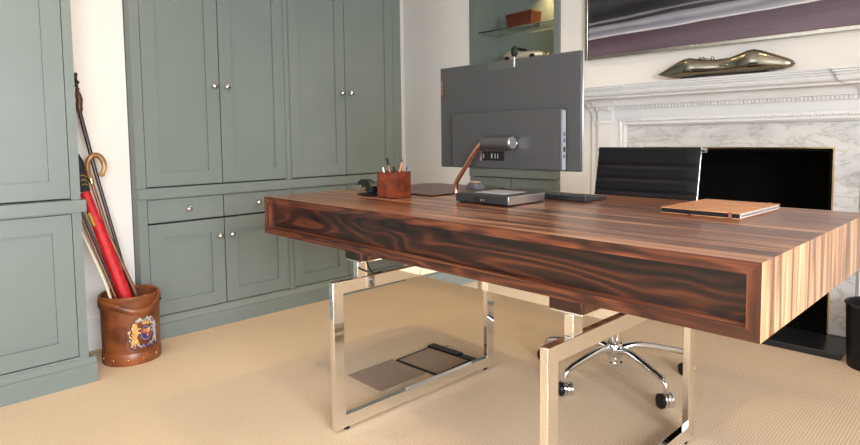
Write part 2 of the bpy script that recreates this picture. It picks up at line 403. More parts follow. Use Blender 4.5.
XB = -2.964; ZL0, ZL1 = .702, .752
GU = 'upper cupboards of the wide sage green fitted wall'; GL = 'lower cupboards of the wide sage green fitted wall'
bays = [(.955, 1.79, .043, .0125, (.998, 1.387, 1.777)), (1.79, 2.675, .0125, .07, (1.8025, 2.204, 2.605))]
txt = [('left bay of the fitted wall, beside the bare pier', 'right bay of the fitted wall, behind the pen pot'),
       ('left floor cupboard with two drawers and two knobbed doors, behind the leather bucket', 'floor cupboard mostly hidden behind the desk corner and stapler')]
for i, (y0, y1, sl, sr, (a, b, c)) in enumerate(bays):
    t = thing('wall_cupboard', 'tall sage green two-door cupboard, '+txt[0][i], 'cupboard', (0,0,0), 0, GU)
    t.location = (XW+.02, y0, ZL1); off = Vector(t.location)
    carcass(t, XW+.02, XB, y0, y1, ZL1+.001, 2.40, sl, sr, ZL1+.002, 2.34)
    door(t, a, b, ZL1+.006, 2.34, XB, (b-.034, 1.266)); door(t, b, c, ZL1+.006, 2.34, XB, (b+.034, 1.266))
    for k in kids(t): k.location = -off
    t = thing('floor_cupboard', 'sage green '+txt[1][i], 'cupboard', (0,0,0), 0, GL)
    t.location = (XW+.02, y0, .09); off = Vector(t.location)
    carcass(t, XW+.02, XB, y0, y1, .09, ZL0-.001, sl, sr, .11, .697, rails=[])
    door(t, a, b, .112, .574, XB, (b-.034, .48)); door(t, b, c, .112, .574, XB, (b+.034, .48))
    drawer(t, a, b, .578, .697, XB, ((a+b)/2, .639)); drawer(t, b, c, .578, .697, XB, ((b+c)/2, .639))
    for k in kids(t): k.location = -off
# ledge and plinth running across both bays
o = MB().box(XW+.02, XB+.012, .955, 2.675, ZL0, ZL1).build('cupboard_ledge', M['sage'], bevel=.002)
tag(o, 'sage green ledge across the wide fitted wall, between its tall doors and its drawers', 'ledge')
def plinth(xf, y0, y1, xb, ret=True):
    m = MB(); prof = [(xb, 0), (xf+.026, 0), (xf+.026, .078), (xf+.020, .084), (xf+.001, .1085), (xb, .0895)]
    prof = [(xb, 0), (xf+.026, 0), (xf+.026, .076), (xf+.018, .080), (xf+.002, .1), (xf+.001, .1), (xf+.001, .089), (xb, .089)]
    return m.prism(prof, y0, y1, 'y')
o = plinth(XB, .955, 2.675, XW+.02).build('cupboard_plinth', M['sage'], smooth=False)
tag(o, 'sage green plinth with chamfered top running under the wide fitted cupboards', 'plinth')

# near cupboard on the left
XA = -2.648
t = thing('wall_cupboard', "tall sage green cupboard cut by the photo's left edge, left of the bare pier", 'cupboard', (XW+.02, -.5, ZL1), 0)
off = Vector(t.location)
carcass(t, XW+.02, XA, -.5, .638, ZL1+.001, 2.40, .043, .034, ZL1+.002, 2.34)
door(t, -.457, .073, ZL1+.006, 2.34, XA, (.04, 1.26)); door(t, .073, .604, ZL1+.006, 2.34, XA, (.107, 1.26))
for k in kids(t): k.location = -off
t = thing('floor_cupboard', 'sage green floor cupboard cut by the left edge of the photo, beside the leather bucket', 'cupboard', (XW+.02, -.5, .09), 0)
off = Vector(t.location)
carcass(t, XW+.02, XA, -.5, .638, .09, ZL0-.001, .043, .034, .11, .697)
door(t, -.457, .073, .112, .697, XA, (.04, .48)); door(t, .073, .604, .112, .697, XA, (.107, .48))
for k in kids(t): k.location = -off
o = MB().box(XW+.02, XA+.014, -.5, .655, ZL0, ZL1).build('cupboard_ledge', M['sage'], bevel=.002)
tag(o, 'sage green ledge of the nearer left-hand cupboard, in front of the umbrella', 'ledge')
o = plinth(XA, -.5, .662, XW+.02).build('cupboard_plinth', M['sage'], smooth=False)
tag(o, 'sage green plinth of the nearer left-hand cupboard, left of the leather bucket', 'plinth')

# ------------------------------------------------------------ alcove unit
NB = YB+.27; NF = YB-.024
t = thing('alcove_shelf_unit', 'open sage green shelf unit in the alcove left of the chimney breast', 'shelf unit', (-2.466, NF, ZL1))
off = Vector(t.location)
m = MB(); m.box(NX0, -2.785, NF, NF+.024, ZL1+.001, NZ-.002); m.box(-2.125, NX1-.001, NF, NF+.024, ZL1+.001, NZ-.002); m.box(-2.785, -2.125, NF, NF+.024, NZ-.06, NZ-.002)
m.build('face_frame', M['sage'], t, smooth=False)
m = MB(); m.box(-2.803, -2.785, NF+.024, NB-.012, ZL1+.001, NZ-.06); m.box(-2.125, -2.107, NF+.024, NB-.012, ZL1+.001, NZ-.06)
m.box(-2.785, -2.125, NB-.024, NB-.012, ZL1+.001, NZ-.06); m.box(-2.785, -2.125, NF+.024, NB-.024, NZ-.08, NZ-.06)
m.build('lining', M['sage'], t, smooth=False)
# downlight recessed in its top
m = MB().lathe([(.028, 0), (.034, 0), (.034, .006), (.028, .006)], 24, (-2.24, YB+.14, NZ-.0865), cap=False)
dl = m.build('downlight_rim', M['nickel'], t)
MB().lathe([(.027, 0), (.027, .003)], 24, (-2.24, YB+.14, NZ-.0845)).build('downlight_bulb', M['lamp'], dl)
for k in kids(t): k.location = -off
for z, lab in ((1.733, 'glass shelf in the alcove holding the russet leather box'), (1.50, 'glass shelf in the alcove below the leather box, behind the monitor top')):
    o = MB().box(-2.783, -2.127, NF+.03, NB-.028, z, z+.008).build('glass_shelf', M['glass'], smooth=False)
    tag(o, lab, 'shelf', 'glass shelves in the alcove')
t = thing('floor_cupboard', 'sage green two-door floor cupboard in the alcove, behind the computer', 'cupboard', (-2.466, NF, .1))
off = Vector(t.location)
m = MB(); m.box(NX0, -2.80, NF, NF+.024, .09, ZL0-.001); m.box(-2.133, NX1-.001, NF, NF+.024, .09, ZL0-.001); m.box(-2.80, -2.133, NF, NF+.024, .09, .12)
m.build('face_frame', M['sage'], t, smooth=False)
m = MB(); m.box(NX0+.004, -2.82, NF+.024, NB-.012, .09, ZL0-.001); m.box(-2.11, NX1-.004, NF+.024, NB-.012, .09, ZL0-.001); m.box(-2.82, -2.11, NB-.03, NB-.012, .09, ZL0-.001)
m.build('carcass', M['sage'], t, smooth=False)
door(t, -2.80, -2.4665, .12, .698, NF, (-2.50, .5), 'y', .06); door(t, -2.4665, -2.133, .12, .698, NF, (-2.433, .5), 'y', .06)
for k in kids(t): k.location = -off
o = MB().box(NX0+.002, NX1-.003, NF-.012, NB-.012, ZL0, ZL1).build('cupboard_ledge', M['sage'], bevel=.002)
tag(o, 'sage green ledge of the alcove unit, seen just under the monitor', 'ledge')
o = MB().box(NX0+.002, NX1-.003, NF-.02, NB-.012, 0, .089).build('cupboard_plinth', M['sage'], bevel=.002)
tag(o, 'sage green plinth under the alcove cupboard behind the desk', 'plinth')
# leather box and ornament
t = thing('leather_box', 'russet leather trough-shaped box on the upper glass shelf of the alcove', 'box', (-2.447, 3.36, 1.7415), R(-6))
m = MB(); w0, w1, d0, d1, h = .108, .118, .045, .052, .098
def frus(m, w0, w1, d0, d1, z0, z1):
    m.hexa([(-w0,-d0,z0), (w0,-d0,z0), (-w0,d0,z0), (w0,d0,z0), (-w1,-d1,z1), (w1,-d1,z1), (-w1,d1,z1), (w1,d1,z1)])
frus(m, w0, w1, d0, d1, 0, h*.78); m.build('body', M['box'], t, bevel=.002)
m = MB(); frus(m, w1+.001, w1+.003, d1+.001, d1+.003, h*.78+.0015, h); m.build('lid', M['box'], t, bevel=.002)
t = thing('model_car', 'pale silver model car on the lower alcove shelf, just above the monitor', 'ornament', (-2.46, 3.38, 1.5085), R(2))
def loft(m, secs, n=14):
    b = len(m.v)
    for (x, yc, hw, z0, z1) in secs:
        for i in range(n):
            a = 2*PI*i/n; ca, sa = math.cos(a), math.sin(a)
            e = .75
            m.v.append((x, yc+hw*math.copysign(abs(ca)**e, ca), (z0+z1)/2+(z1-z0)/2*math.copysign(abs(sa)**e, sa)))
    for k in range(len(secs)-1):
        for i in range(n):
            j = (i+1) % n; m.quad((b+k*n+i, b+k*n+j, b+(k+1)*n+j, b+(k+1)*n+i))
    m.quad([b+i for i in range(n)][::-1]); m.quad([b+(len(secs)-1)*n+i for i in range(n)]); return m
loft(MB(), [(-.165,0,.008,.03,.05), (-.15,0,.03,.02,.062), (-.1,0,.045,.014,.088), (-.05,0,.05,.014,.092), (0,0,.048,.014,.07), (.08,0,.046,.014,.068), (.14,0,.038,.016,.06), (.17,0,.02,.025,.045)]).build('body', M['silver'], t, angle=60)
loft(MB(), [(-.07,0,.02,.085,.092), (-.03,0,.03,.07,.102), (.015,0,.025,.066,.09)]).build('canopy', M['black_gloss'], t, angle=60)
for x in (-.11, .1):
    for s in (-1, 1):
        w_ = MB(); b = MB().lathe([(.0001,-.006), (.02,-.006), (.022,0), (.02,.006), (.0001,.006)], 18)
        for v in b.v: w_.v.append((x+v[0], s*.046+v[2], .022+v[1]))
        w_.f, w_.uv, w_.m = b.f, b.uv, b.m; w_.build('wheel', M['black_plastic'], t)
t = MB().sphere((0,0,.021), .021, 20, 14).build('glint_ball', M['brass']); t.location = (-2.245, 3.36, 1.5085)  # added ball, stands in for a warm light spot beside the car
tag(t, 'small brass ball added for a warm spot of light on the lower alcove shelf, right of the model car', 'ornament')

# ------------------------------------------------------------ fireplace
FC = -1.0925
t = thing('fireplace_surround', 'white painted fireplace surround with dentilled mantel shelf and marble slips', 'fireplace', (-1.06, 3.25, 0))
off = Vector(t.location)
W = M['white']
# jambs (pilasters), stepped
def jamb(s):
    m = MB(); X = lambda a: a if s < 0 else 2*-1.06-a
    def bx(a, b, y0, y1, z0, z1):
        x0, x1 = sorted((X(a), X(b))); m.box(x0, x1, y0, y1, z0, z1)
    bx(-1.85, -1.80, 3.25, YB, .0, 1.09)
    bx(-1.80, -1.705, 3.228, YB, .0, 1.09)
    bx(-1.705, -1.668, 3.243, YB, .0, 1.09)
    bx(-1.806, -1.699, 3.222, 3.228, .0, .16)
    bx(-1.806, -1.699, 3.222, 3.228, 1.055, 1.07)
    return m
jamb(-1).build('pilaster', W, t, bevel=.002); jamb(1).build('pilaster', W, t, bevel=.002)
# frieze board
m = MB(); m.box(-1.668, -.452, 3.243, YB, 1.085, 1.09); m.box(-1.85, -.27, 3.252, YB, 1.09, 1.26); m.build('frieze', W, t)
# moulded frame round the marble
fr = MB(); fprof = [(0, 3.243), (.0, 3.236), (.012, 3.232), (.02, 3.238), (.024, 3.238), (.034, 3.232), (.044, 3.243), (.048, 3.249), (.048, YB)]
# left/right verticals and head as mitred sweeps (a = distance inwards from the outer edge, y)
def frame_sweep(m, x0, x1, z0, z1, prof):
    n = len(prof); b = len(m.v)
    for (cx, cz, sx, sz) in ((x0, z0, 1, 0), (x0, z1, 1, -1), (x1, z1, -1, -1), (x1, z0, -1, 0)):
        for (a, y) in prof: m.v.append((cx+sx*a, y, cz+sz*a))
    for i in range(3):
        for k in range(n-1):
            m.quad((b+i*n+k, b+i*n+k+1, b+(i+1)*n+k+1, b+(i+1)*n+k))
frame_sweep(fr, -1.668, -.452, 0, 1.085, fprof)
fr.build('moulded_frame', W, t)
# bead row on the frame
bd = MB()
for i in range(96):
    x = -1.652+i*(1.184/95); bd.sphere((x, 3.2325, 1.069), .0052, 8, 5, sz=1.1)
for s in (-1.652, -.468):
    for i in range(84): bd.sphere((s, 3.2325, .02+i*.01235), .0046, 6, 4)
bd.build('bead_row', W, t)
# cornice profile (outwards, height) following the stepped plan
path = [(-1.85, YB), (-1.85, 3.25), (-1.80, 3.25), (-1.80, 3.228), (-1.705, 3.228), (-1.705, 3.243), (-.48, 3.243), (-.48, 3.228), (-.32, 3.228), (-.32, 3.25), (-.27, 3.25), (-.27, YB)]
prof = [(-.012, 1.0905), (0, 1.0905), (.0, 1.128), (.006, 1.128), (.006, 1.133), (.010, 1.137), (.010, 1.156), (.020, 1.158), (.022, 1.166)]
for k in range(7):
    a = k/6*PI/2; prof.append((.024+.046*(1-math.cos(a)), 1.168+.034*math.sin(a)))
prof += [(.078, 1.202), (.078, 1.210), (.084, 1.212)]
for k in range(5):
    a = k/4*PI/2; prof.append((.084+.016*math.sin(a), 1.214+.018*(1-math.cos(a))))
prof += [(.104, 1.232), (.104, 1.2385), (.099, 1.2400), (.099, 1.2430), (.109, 1.2445), (.109, 1.2500), (.104, 1.2515), (.104, 1.2545), (.116, 1.2560), (.116, 1.2615), (.112, 1.2630), (.112, 1.2650), (.120, 1.2665), (.120, 1.272), (-.012, 1.272)]
MB().sweep(prof, path).build('cornice', W, t, angle=30)
dn = MB(); x = -1.70
while x < -.485:
    dn.box(x, x+.0095, 3.243-.0205, 3.2345, 1.138, 1.155); x += .0175
x = -1.797
while x < -1.71:
    dn.box(x, x+.0095, 3.228-.0205, 3.2195, 1.138, 1.155); x += .0175
x = -.475
while x < -.33:
    dn.box(x, x+.0095, 3.228-.0205, 3.2195, 1.138, 1.155); x += .0175
dn.build('dentils', W, t, smooth=False)
MB().box(-1.85, -.27, 3.12, YB, 1.2725, 1.276).build('mantel_top', W, t)
# marble slips
m = MB(); m.box(-1.619, FX0, 3.25, YB, 0.03, 1.036); m.box(FX1, -.501, 3.25, YB, .03, 1.036); m.box(FX0, FX1, 3.25, YB, FZ, 1.036)
m.build('marble_slip', M['marble'], t, bevel=.0015)
m = MB(); e = .006
m.box(FX0, FX0+e, 3.252, 3.262, .03, FZ); m.box(FX1-e, FX1, 3.252, 3.262, .03, FZ); m.box(FX0+e, FX1-e, 3.252, 3.262, FZ-e, FZ)
m.build('brass_trim', M['brass'], t)
m = MB(); m.box(FX0+.006, FX0+.02, 3.264, YB+.49, .031, FZ-.007); m.box(FX1-.02, FX1-.006, 3.264, YB+.49, .031, FZ-.007); m.box(FX0+.02, FX1-.02, YB+.47, YB+.49, .031, FZ-.007)
m.box(FX0+.02, FX1-.02, 3.264, YB+.47, FZ-.02, FZ-.007); m.box(FX0+.02, FX1-.02, 3.264, YB+.47, .031, .034)
m.build('firebox_lining', M['firebox_black'], t, smooth=False)
for k in kids(t): k.location = -off
o = MB().box(-1.62, -.503, 2.982, 3.245, .0, .029).build('hearth_slab', M['slate'], bevel=.003)
tag(o, 'black granite hearth slab on the carpet in front of the fireplace', 'hearth')
# the second plan step hides the hearth's place in the opening
o = MB().box(FX0+.022, FX1-.022, 3.246, YB+.469, 0, .029).build('back_hearth', M['firebox_black'], smooth=False)
tag(o, 'matt black floor inside the fireplace opening', 'hearth')

# streamlined bronze racing car on the mantel
t = thing('model_racing_car', 'long polished bronze streamlined racing car model on the mantel shelf', 'sculpture', (-1.082, 3.190, 1.2765), R(1.5))
S = [(-.325,.002,.036,.040), (-.31,.008,.031,.045), (-.27,.022,.018,.064), (-.225,.036,.010,.086), (-.185,.046,.008,.101), (-.155,.051,.009,.104), (-.12,.047,.012,.096), (-.08,.038,.014,.088),
     (-.02,.034,.014,.085), (.04,.036,.014,.088), (.085,.044,.012,.100), (.12,.051,.010,.112), (.15,.054,.010,.115), (.185,.050,.011,.106), (.23,.042,.013,.088), (.275,.032,.016,.070), (.305,.022,.021,.056), (.318,.013,.028,.048)]
m = MB(); loft(m, [(x, 0, hw, z0, z1*1.08) for x, hw, z0, z1 in S], 24); m.build('body', M['pewter'], t, angle=60)
MB().box(-.20, .21, -.014, .014, 0, .016).build('stand', M['darkgrey'], t)
MB().sphere((-.075, -.012, .092), .011, 14, 8, sx=1.6, sz=.9).build('headrest', M['pewter'], t)
MB().sphere((-.045, -.010, .096), .012, 14, 8, sx=.8, sz=1.1).build('driver_hump', M['pewter'], t)
m = MB()
for k in range(2): m.tube([(-.115+k*.018, -.012, .094), (-.108+k*.018, -.012, .108), (-.095+k*.018, -.012, .096)], .004, 8)
m.build('exhaust', M['pewter'], t)
MB().sphere((.02, -.035, .058), .013, 14, 8, sx=1.9, sy=.6, sz=.55).build('side_mirror', M['pewter'], t)
m = MB()
for s in (-.006, .006): m.tube([(.313, s-.002, .038), (.322, s-.002, .038)], .004, 8)
m.build('nose_intake', M['cuphole'], t)

# painting
t = thing('framed_painting', 'large abstract painting in plum, grey and black bands above the mantel', 'painting', (-1.897, 3.269, 1.445))
PWD, PHT = 1.66, .98
MB().add([(.022, -.016, .022), (PWD-.022, -.016, .022), (PWD-.022, -.016, PHT-.022), (.022, -.016, PHT-.022), (.022, -.004, .022), (PWD-.022, -.004, .022), (PWD-.022, -.004, PHT-.022), (.022, -.004, PHT-.022)],
         [(0,1,2,3), (4,7,6,5), (0,4,5,1), (1,5,6,2), (2,6,7,3), (3,7,4,0)]).build('canvas', M['painting'], t, smooth=False)
m = MB(); f = .021
m.box(0, f, -.034, -.001, 0, PHT); m.box(PWD-f, PWD, -.034, -.001, 0, PHT); m.box(f, PWD-f, -.034, -.001, 0, f); m.box(f, PWD-f, -.034, -.001, PHT-f, PHT)
m.build('frame', mat('champagne_metal', (.50, .47, .41), .22, 1), t, bevel=.003)

# waste bin
t = thing('waste_bin', 'black round waste bin beside the marble fireplace leg, cut by the right edge', 'bin', (-.385, 2.995, 0))
m = MB().lathe([(.098, 0), (.108, .262), (.110, .268), (.106, .27), (.102, .262), (.094, .008), (1e-5, .008)], 48)
m.build('bin_shell', M['leather_black'], t)
m = MB().lathe([(.1095, .262), (.1125, .266), (.1125, .272), (.108, .275), (.105, .271)], 48, cap=False); m.build('rim', M['darkgrey'], t)

# ------------------------------------------------------------ desk (local: x along, y towards the fireplace)
DX, DY, DR = -2.1773, 1.1944, R(-1.0749)
L, D, T, ZT = 1.8606, .9286, .1502, .75
desk = thing('writing_desk', 'striped rosewood box-topped desk on polished chrome sled legs', 'desk', (DX, DY, 0), DR)
th = .025; rim_d = .030
uvT = lambda v: (v[0], v[1]); uvB = lambda v: (v[0], v[1])
m = MB(); m.hexa([(th, 0, ZT-th), (L-th, 0, ZT-th), (th, D, ZT-th), (L-th, D, ZT-th), (0, 0, ZT), (L, 0, ZT), (0, D, ZT), (L, D, ZT)], uvT)
# the front edge of the top shows rim grain, darkened as in shade
def rimface(mb):
    pass
top = m
def split_front(mb, uvfront):
    """give faces lying in the plane y=0 the rim material (slot 1) and own uv"""
    for i, f in enumerate(mb.f):
        if all(abs(mb.v[k][1]) < 1e-6 for k in f):
            mb.m[i] = 1; mb.uv[i] = [uvfront(mb.v[k]) for k in f]
split_front(m, lambda v: (v[0], v[2])); m.build('top', [M['walnut'], M['walnut_rim_shaded']], desk, smooth=False)
for s in (0, 1):
    a, b = (L-th, L) if s else (0, th)
    z0, z1 = ZT-T, ZT
    if s: vs = [(a, 0, z0+th), (b, 0, z0), (a, D, z0+th), (b, D, z0), (a, 0, z1-th), (b, 0, z1), (a, D, z1-th), (b, D, z1)]
    else: vs = [(a, 0, z0), (b, 0, z0+th), (a, D, z0), (b, D, z0+th), (a, 0, z1), (b, 0, z1-th), (a, D, z1), (b, D, z1-th)]
    m = MB().hexa(vs, lambda v: (v[2]+3*s, v[1])); split_front(m, lambda v: (v[2], v[0]*1.0))
    for i_, f_ in enumerate(m.f):
        if all(abs(m.v[k_][0]-(a if s else b)) < 1e-6 for k_ in f_): m.mi = 0; m.m[i_] = 1  # inner faces take the shade-darkened rim colours
    m.build('end_panel', [M['walnut_end_sunlit'], M['walnut_rim_shaded']], desk, smooth=False)
m = MB().hexa([(0, 0, ZT-T), (L, 0, ZT-T), (0, D, ZT-T), (L, D, ZT-T), (th, 0, ZT-T+th), (L-th, 0, ZT-T+th), (th, D, ZT-T+th), (L-th, D, ZT-T+th)], lambda v: (v[0], v[1]+2))
split_front(m, lambda v: (v[0]+.7, v[2])); m.build('bottom_panel', [M['walnut'], M['walnut_rim_shaded']], desk, smooth=False)
m = MB().box(th+.001, L-th-.001, rim_d, rim_d+.02, ZT-T+th+.0015, ZT-th-.0015, lambda v: (v[0], v[2]))
m.build('drawer_front', M['walnut_front_shaded'], desk, smooth=False)
m = MB().box(th+.001, L-th-.001, D-rim_d-.02, D-rim_d, ZT-T+th+.0015, ZT-th-.0015, lambda v: (v[0]+4, v[2])); m.build('back_panel', M['walnut_front_shaded'], desk, smooth=False)
# legs
def sled(u1):
    u0 = u1-.0225; y0, y1, z0, z1 = -.0925, .7215, .010, .5113; bw = .0425
    f = MB(); O = [(y0, z0), (y1, z0), (y1, z1), (y0, z1)]; I = [(y0+bw, z0+bw), (y1-bw, z0+bw), (y1-bw, z1-bw), (y0+bw, z1-bw)]
    vs = [(u, a, b) for u in (u0, u1) for (a, b) in O+I]
    fs = []
    for i in range(4):
        j = (i+1) % 4
        fs += [(i, j, 4+j, 4+i), (8+i, 12+i, 12+j, 8+j), (i, 8+i, 8+j, j), (4+i, 4+j, 12+j, 12+i)]
    f.add(vs, fs); leg = f.build('leg', M['chrome'], desk, bevel=.0018)
    for y in (y0+.05, y1-.05):
        MB().lathe([(.009, 0), (.011, .002), (.011, .0095)], 16, ((u0+u1)/2, y, 0)).build('glide', M['black_plastic'], leg)
    # post lifting the top off the leg, one near the front and one at the back
    for y in (.0305, .60):
        MB().box(u1-.026, u1, y-.021, y+.021, z1+.0005, .5655).build('riser', M['chrome'], leg, bevel=.002)
sled(.623); sled(1.463)
for u in (.623, 1.463):
    bl = MB().box(u-.066, u+.024, .006, .66, .5715, ZT-T-.0005, lambda v: (v[0]*.3+8, v[1])).build('mounting_block', M['walnut_rim_shaded'], desk, bevel=.002)
    MB().box(u-.064, u+.024, .008, .66, .566, .571).build('mounting_plate', M['chrome'], bl, bevel=.001)
MB().box(.6235, 1.440, .297, .330, .470, .5095).build('cross_rail', M['chrome'], desk, bevel=.002)
MB().tube([(.665, .012, .5995), (.667, .014, .58), (.668, .02, .556), (.660, .04, .535), (.640, .07, .519), (.612, .12, .5148)], .003, 8).build('cable', M['black_plastic'], desk)

def on_desk(name, label, cat, u, v, rz=0, group=None, z=ZT+.0005):
    c, s = math.cos(DR), math.sin(DR)
    return thing(name, label, cat, (DX+u*c-v*s, DY+u*s+v*c, z), DR+rz, group)

# ---- computer : base, copper arm, hinge barrel, screen with raised housing
pc = on_desk('all_in_one_computer', 'gunmetal all-in-one computer seen from behind on a copper arm and flat base', 'computer', .86, .47)
base = MB(); base.box(-.12, .12, -.10, .11, .003, .034); bo = base.build('base', M['darkgrey'], pc, bevel=.003)
m = MB(); m.box(.1205, .1225, -.098, .108, .004, .033); m.build('side_band', M['steel'], bo, bevel=.0005)
m = MB(); m.box(-.06, .075, -.06, .06, .0345, .0362); m.build('wireless_pad', mat('pale_grey', (.45, .46, .49), .3), bo, bevel=.0005)
m = MB(); m.box(-.03, .03, -.1012, -.1002, .008, .022); bp_ = m.build('port_panel', M['cuphole'], bo, smooth=False)
for a, b in ((0, .010), (.014, .02)): MB().box(a, b, -.1022, -.1014, .011, .018).build('port', M['steel'], bp_, smooth=False)
for x in (-.1, .1):
    for y in (-.08, .09): MB().lathe([(.01, 0), (.01, .003)], 14, (x, y, 0)).build('rubber_foot', M['black_plastic'], bo)
# arm in the plane parallel to the screen
def smooth_path(ctrl, n=10):
    P = [Vector(p) for p in ctrl]; out = []
    for i in range(len(P)-1):
        p0 = P[max(i-1, 0)]; p1 = P[i]; p2 = P[i+1]; p3 = P[min(i+2, len(P)-1)]
        for k in range(n):
            t_ = k/n
            out.append(.5*((2*p1)+(-p0+p2)*t_+(2*p0-5*p1+4*p2-p3)*t_*t_+(-p0+3*p1-3*p2+p3)*t_**3))
    out.append(P[-1]); return out
arm = smooth_path([(-.112, -.085, .018), (-.121, -.085, .020), (-.130, -.087, .033), (-.129, -.089, .055), (-.117, -.091, .080), (-.080, -.094, .122), (-.042, -.098, .165), (-.008, -.1, .201), (.006, -.1, .211), (.022, -.1, .2135)], 8)
MB().tube(arm, .0085, 16).build('arm', M['copper'], pc)
def cyl_x(x0, x1, y, z, r, n=32, taper=0):
    m = MB(); b = MB().lathe([(1e-5, x0), (r-.002, x0), (r, x0+.002), (r, x1-.002), (r-.002, x1), (1e-5, x1)], n, cap=False)
    for v in b.v: m.v.append((v[2], y+v[0], z+v[1]))
    m.f, m.uv, m.m = b.f, b.uv, b.m; return m
hg = cyl_x(.018, .139, -.1, .2135, .0225).build('hinge_barrel', M['monitor'], pc)
cyl_x(.1395, .1425, -.1, .2135, .0215).build('barrel_cap', M['alu'], hg)
# screen (own little frame: x from the screen's left edge)
scr = MB(); SW, SH = .610, .372; SX, SY, SZ = -.243, -.050, .122
scr.box(SX, SX+SW, SY, SY+.010, SZ, SZ+SH); so = scr.build('screen_shell', M['monitor'], pc, bevel=.003)
MB().box(SX, SX+SW, SY+.0105, SY+.0175, SZ, SZ+SH).build('silver_bezel', M['monitor_edge'], so, bevel=.0015)
MB().box(SX+.008, SX+SW-.008, SY+.0178, SY+.0186, SZ+.008, SZ+SH-.008).build('screen_glass', M['black_gloss'], so)
m = MB(); hx0, hx1, hz1 = SX+.085, SX+SW-.053, SZ+.198
m.box(hx0, hx1, SY-.0255, SY-.0005, SZ+.002, hz1); ho = m.build('rear_housing', M['monitor'], so, bevel=.004, seg=3)
m = MB(); m.box(hx1+.0003, hx1+.0011, SY-.0225, SY-.004, SZ+.006, hz1-.006); sb = m.build('side_strip', mat('pale_side_strip', (.30, .32, .36), .4), ho, smooth=False)
for zz, hh, mm in ((.118, .012, 'steel'), (.098, .012, 'steel'), (.070, .016, 'cuphole'), (.048, .010, 'steel')):
    m = MB(); m.box(hx1+.0013, hx1+.0019, SY-.018, SY-.008, SZ+zz-hh/2, SZ+zz+hh/2); m.build('side_port', mat('port_grey', (.08,.09,.11), .4) if mm == 'steel' else M['cuphole'], sb, smooth=False)
m = MB(); m.box(-.020, .086, SY-.0265, SY-.0257, SZ+.030, SZ+.062); pp = m.build('port_recess', M['black_plastic'], ho, smooth=False)
m = MB(); m.box(-.022, -.012, SY-.0285, SY-.0267, SZ+.029, SZ+.063); m.build('port_clip', M['steel'], pp, smooth=False)
for (a, b) in ((-.006, -.002), (.030, .036), (.046, .050), (.058, .061)): MB().box(a, b, SY-.0275, SY-.0267, SZ+.038, SZ+.054).build('port', M['steel'], pp, smooth=False)
MB().box(.007, .021, SY-.0275, SY-.0267, SZ+.038, SZ+.056).build('port', M['cuphole'], pp, smooth=False)
m = MB(); m.box(-.005, .112, SY-.0012, SY-.0004, SZ+SH-.030, SZ+SH-.006); m.build('webcam_strip', mat('webcam_strip_grey', (.085, .085, .088), .5, .4), so, smooth=False)
wc = MB().box(.108, .115, SY-.0045, SY-.0015, SZ+SH-.028, SZ+SH+.018).build('webcam_stem', M['steel'], so, bevel=.001)
wb = MB(); wb.sphere((.1115, SY-.001, SZ+SH+.025), .016, 18, 12, sx=.85, sy=.6, sz=1.25); wb.build('webcam', M['black_plastic'], wc)
MB().box(SX+.003, SX+.020, SY-.0012, SY-.0004, SZ+SH-.112, SZ+SH-.032).build('badge', M['label'], so, smooth=False)
cu = bpy.data.curves.new('badge_text', 'FONT'); cu.body = 'Lenovo'; cu.size = .0185; cu.align_x = 'CENTER'; cu.align_y = 'CENTER'; cu.extrude = .0002
to = bpy.data.objects.new('badge_lettering', cu); C.objects.link(to)
dg = bpy.context.evaluated_depsgraph_get(); me = bpy.data.meshes.new_from_object(to.evaluated_get(dg)); bpy.data.objects.remove(to)
me.transform(Matrix.Translation((SX+.0115, SY-.0016, SZ+SH-.072)) @ Matrix.Rotation(R(90), 4, 'Y') @ Matrix.Rotation(R(90), 4, 'X') )
lt = bpy.data.objects.new('badge_lettering', me); me.materials.clear(); me.materials.append(M['label_text']); C.objects.link(lt); lt.parent = so

# ---- keyboard, mouse, pad
kb = on_desk('keyboard', 'black computer keyboard behind the computer base, before the chair', 'keyboard', .885, .735, R(-3))
m = MB(); m.hexa([(-.22, -.068, .0), (.22, -.068, .0), (-.22, .068, 0), (.22, .068, 0), (-.22, -.068, .019), (.22, -.068, .019), (-.22, .068, .010), (.22, .068, .010)]); m.build('keyboard_case', M['darkgrey'], kb, bevel=.003)
kk = MB()
for r_ in range(6):
    for c_ in range(22):
        x = -.212+c_*.0194; y = .052-r_*.0208; zt = .0105+(.068-y)/.136*.009-.0005
        if c_ in (15, 19) and r_ in (0, 3): continue
        kk.hexa([(x, y-.008, zt), (x+.0165, y-.008, zt), (x, y+.008, zt-.001), (x+.0165, y+.008, zt-.001), (x+.0015, y-.0065, zt+.004), (x+.015, y-.0065, zt+.004), (x+.0015, y+.0065, zt+.003), (x+.015, y+.0065, zt+.003)])
tag(kk.build('keys', M['keys'], kb, smooth=False), kind='stuff')
pad = on_desk('desk_pad', 'thin dark brown leather desk pad between the pen pot and the mouse', 'desk pad', .325, .665, R(-1))
MB().box(-.225, .225, -.225, .225, 0, .003).build('pad_base', M['black_plastic'], pad, bevel=.001)
MB().box(-.224, .224, -.224, .224, .0033, .006).build('leather_face', M['pad'], pad, bevel=.001)
mo = on_desk('computer_mouse', 'grey computer mouse with a tan top at the right end of the desk pad', 'mouse', .475, .775, R(-20), z=ZT+.0068)
def half(m, L_, W_, H_, z0=0, n=20, k=8):
    b = len(m.v)
    for j in range(k+1):
        a = j/k*PI/2
        for i in range(n):
            w_ = 2*PI*i/n; cx = math.cos(w_)*math.cos(a); sy = math.sin(w_)*math.cos(a)
            m.v.append((L_*math.copysign(abs(cx)**.8, cx), W_*math.copysign(abs(sy)**.8, sy), z0+H_*math.sin(a)*(1-.25*cx)))
    for j in range(k):
        for i in range(n):
            q = (i+1) % n; m.quad((b+j*n+i, b+j*n+q, b+(j+1)*n+q, b+(j+1)*n+i))
    m.quad([b+i for i in range(n)][::-1]); return m
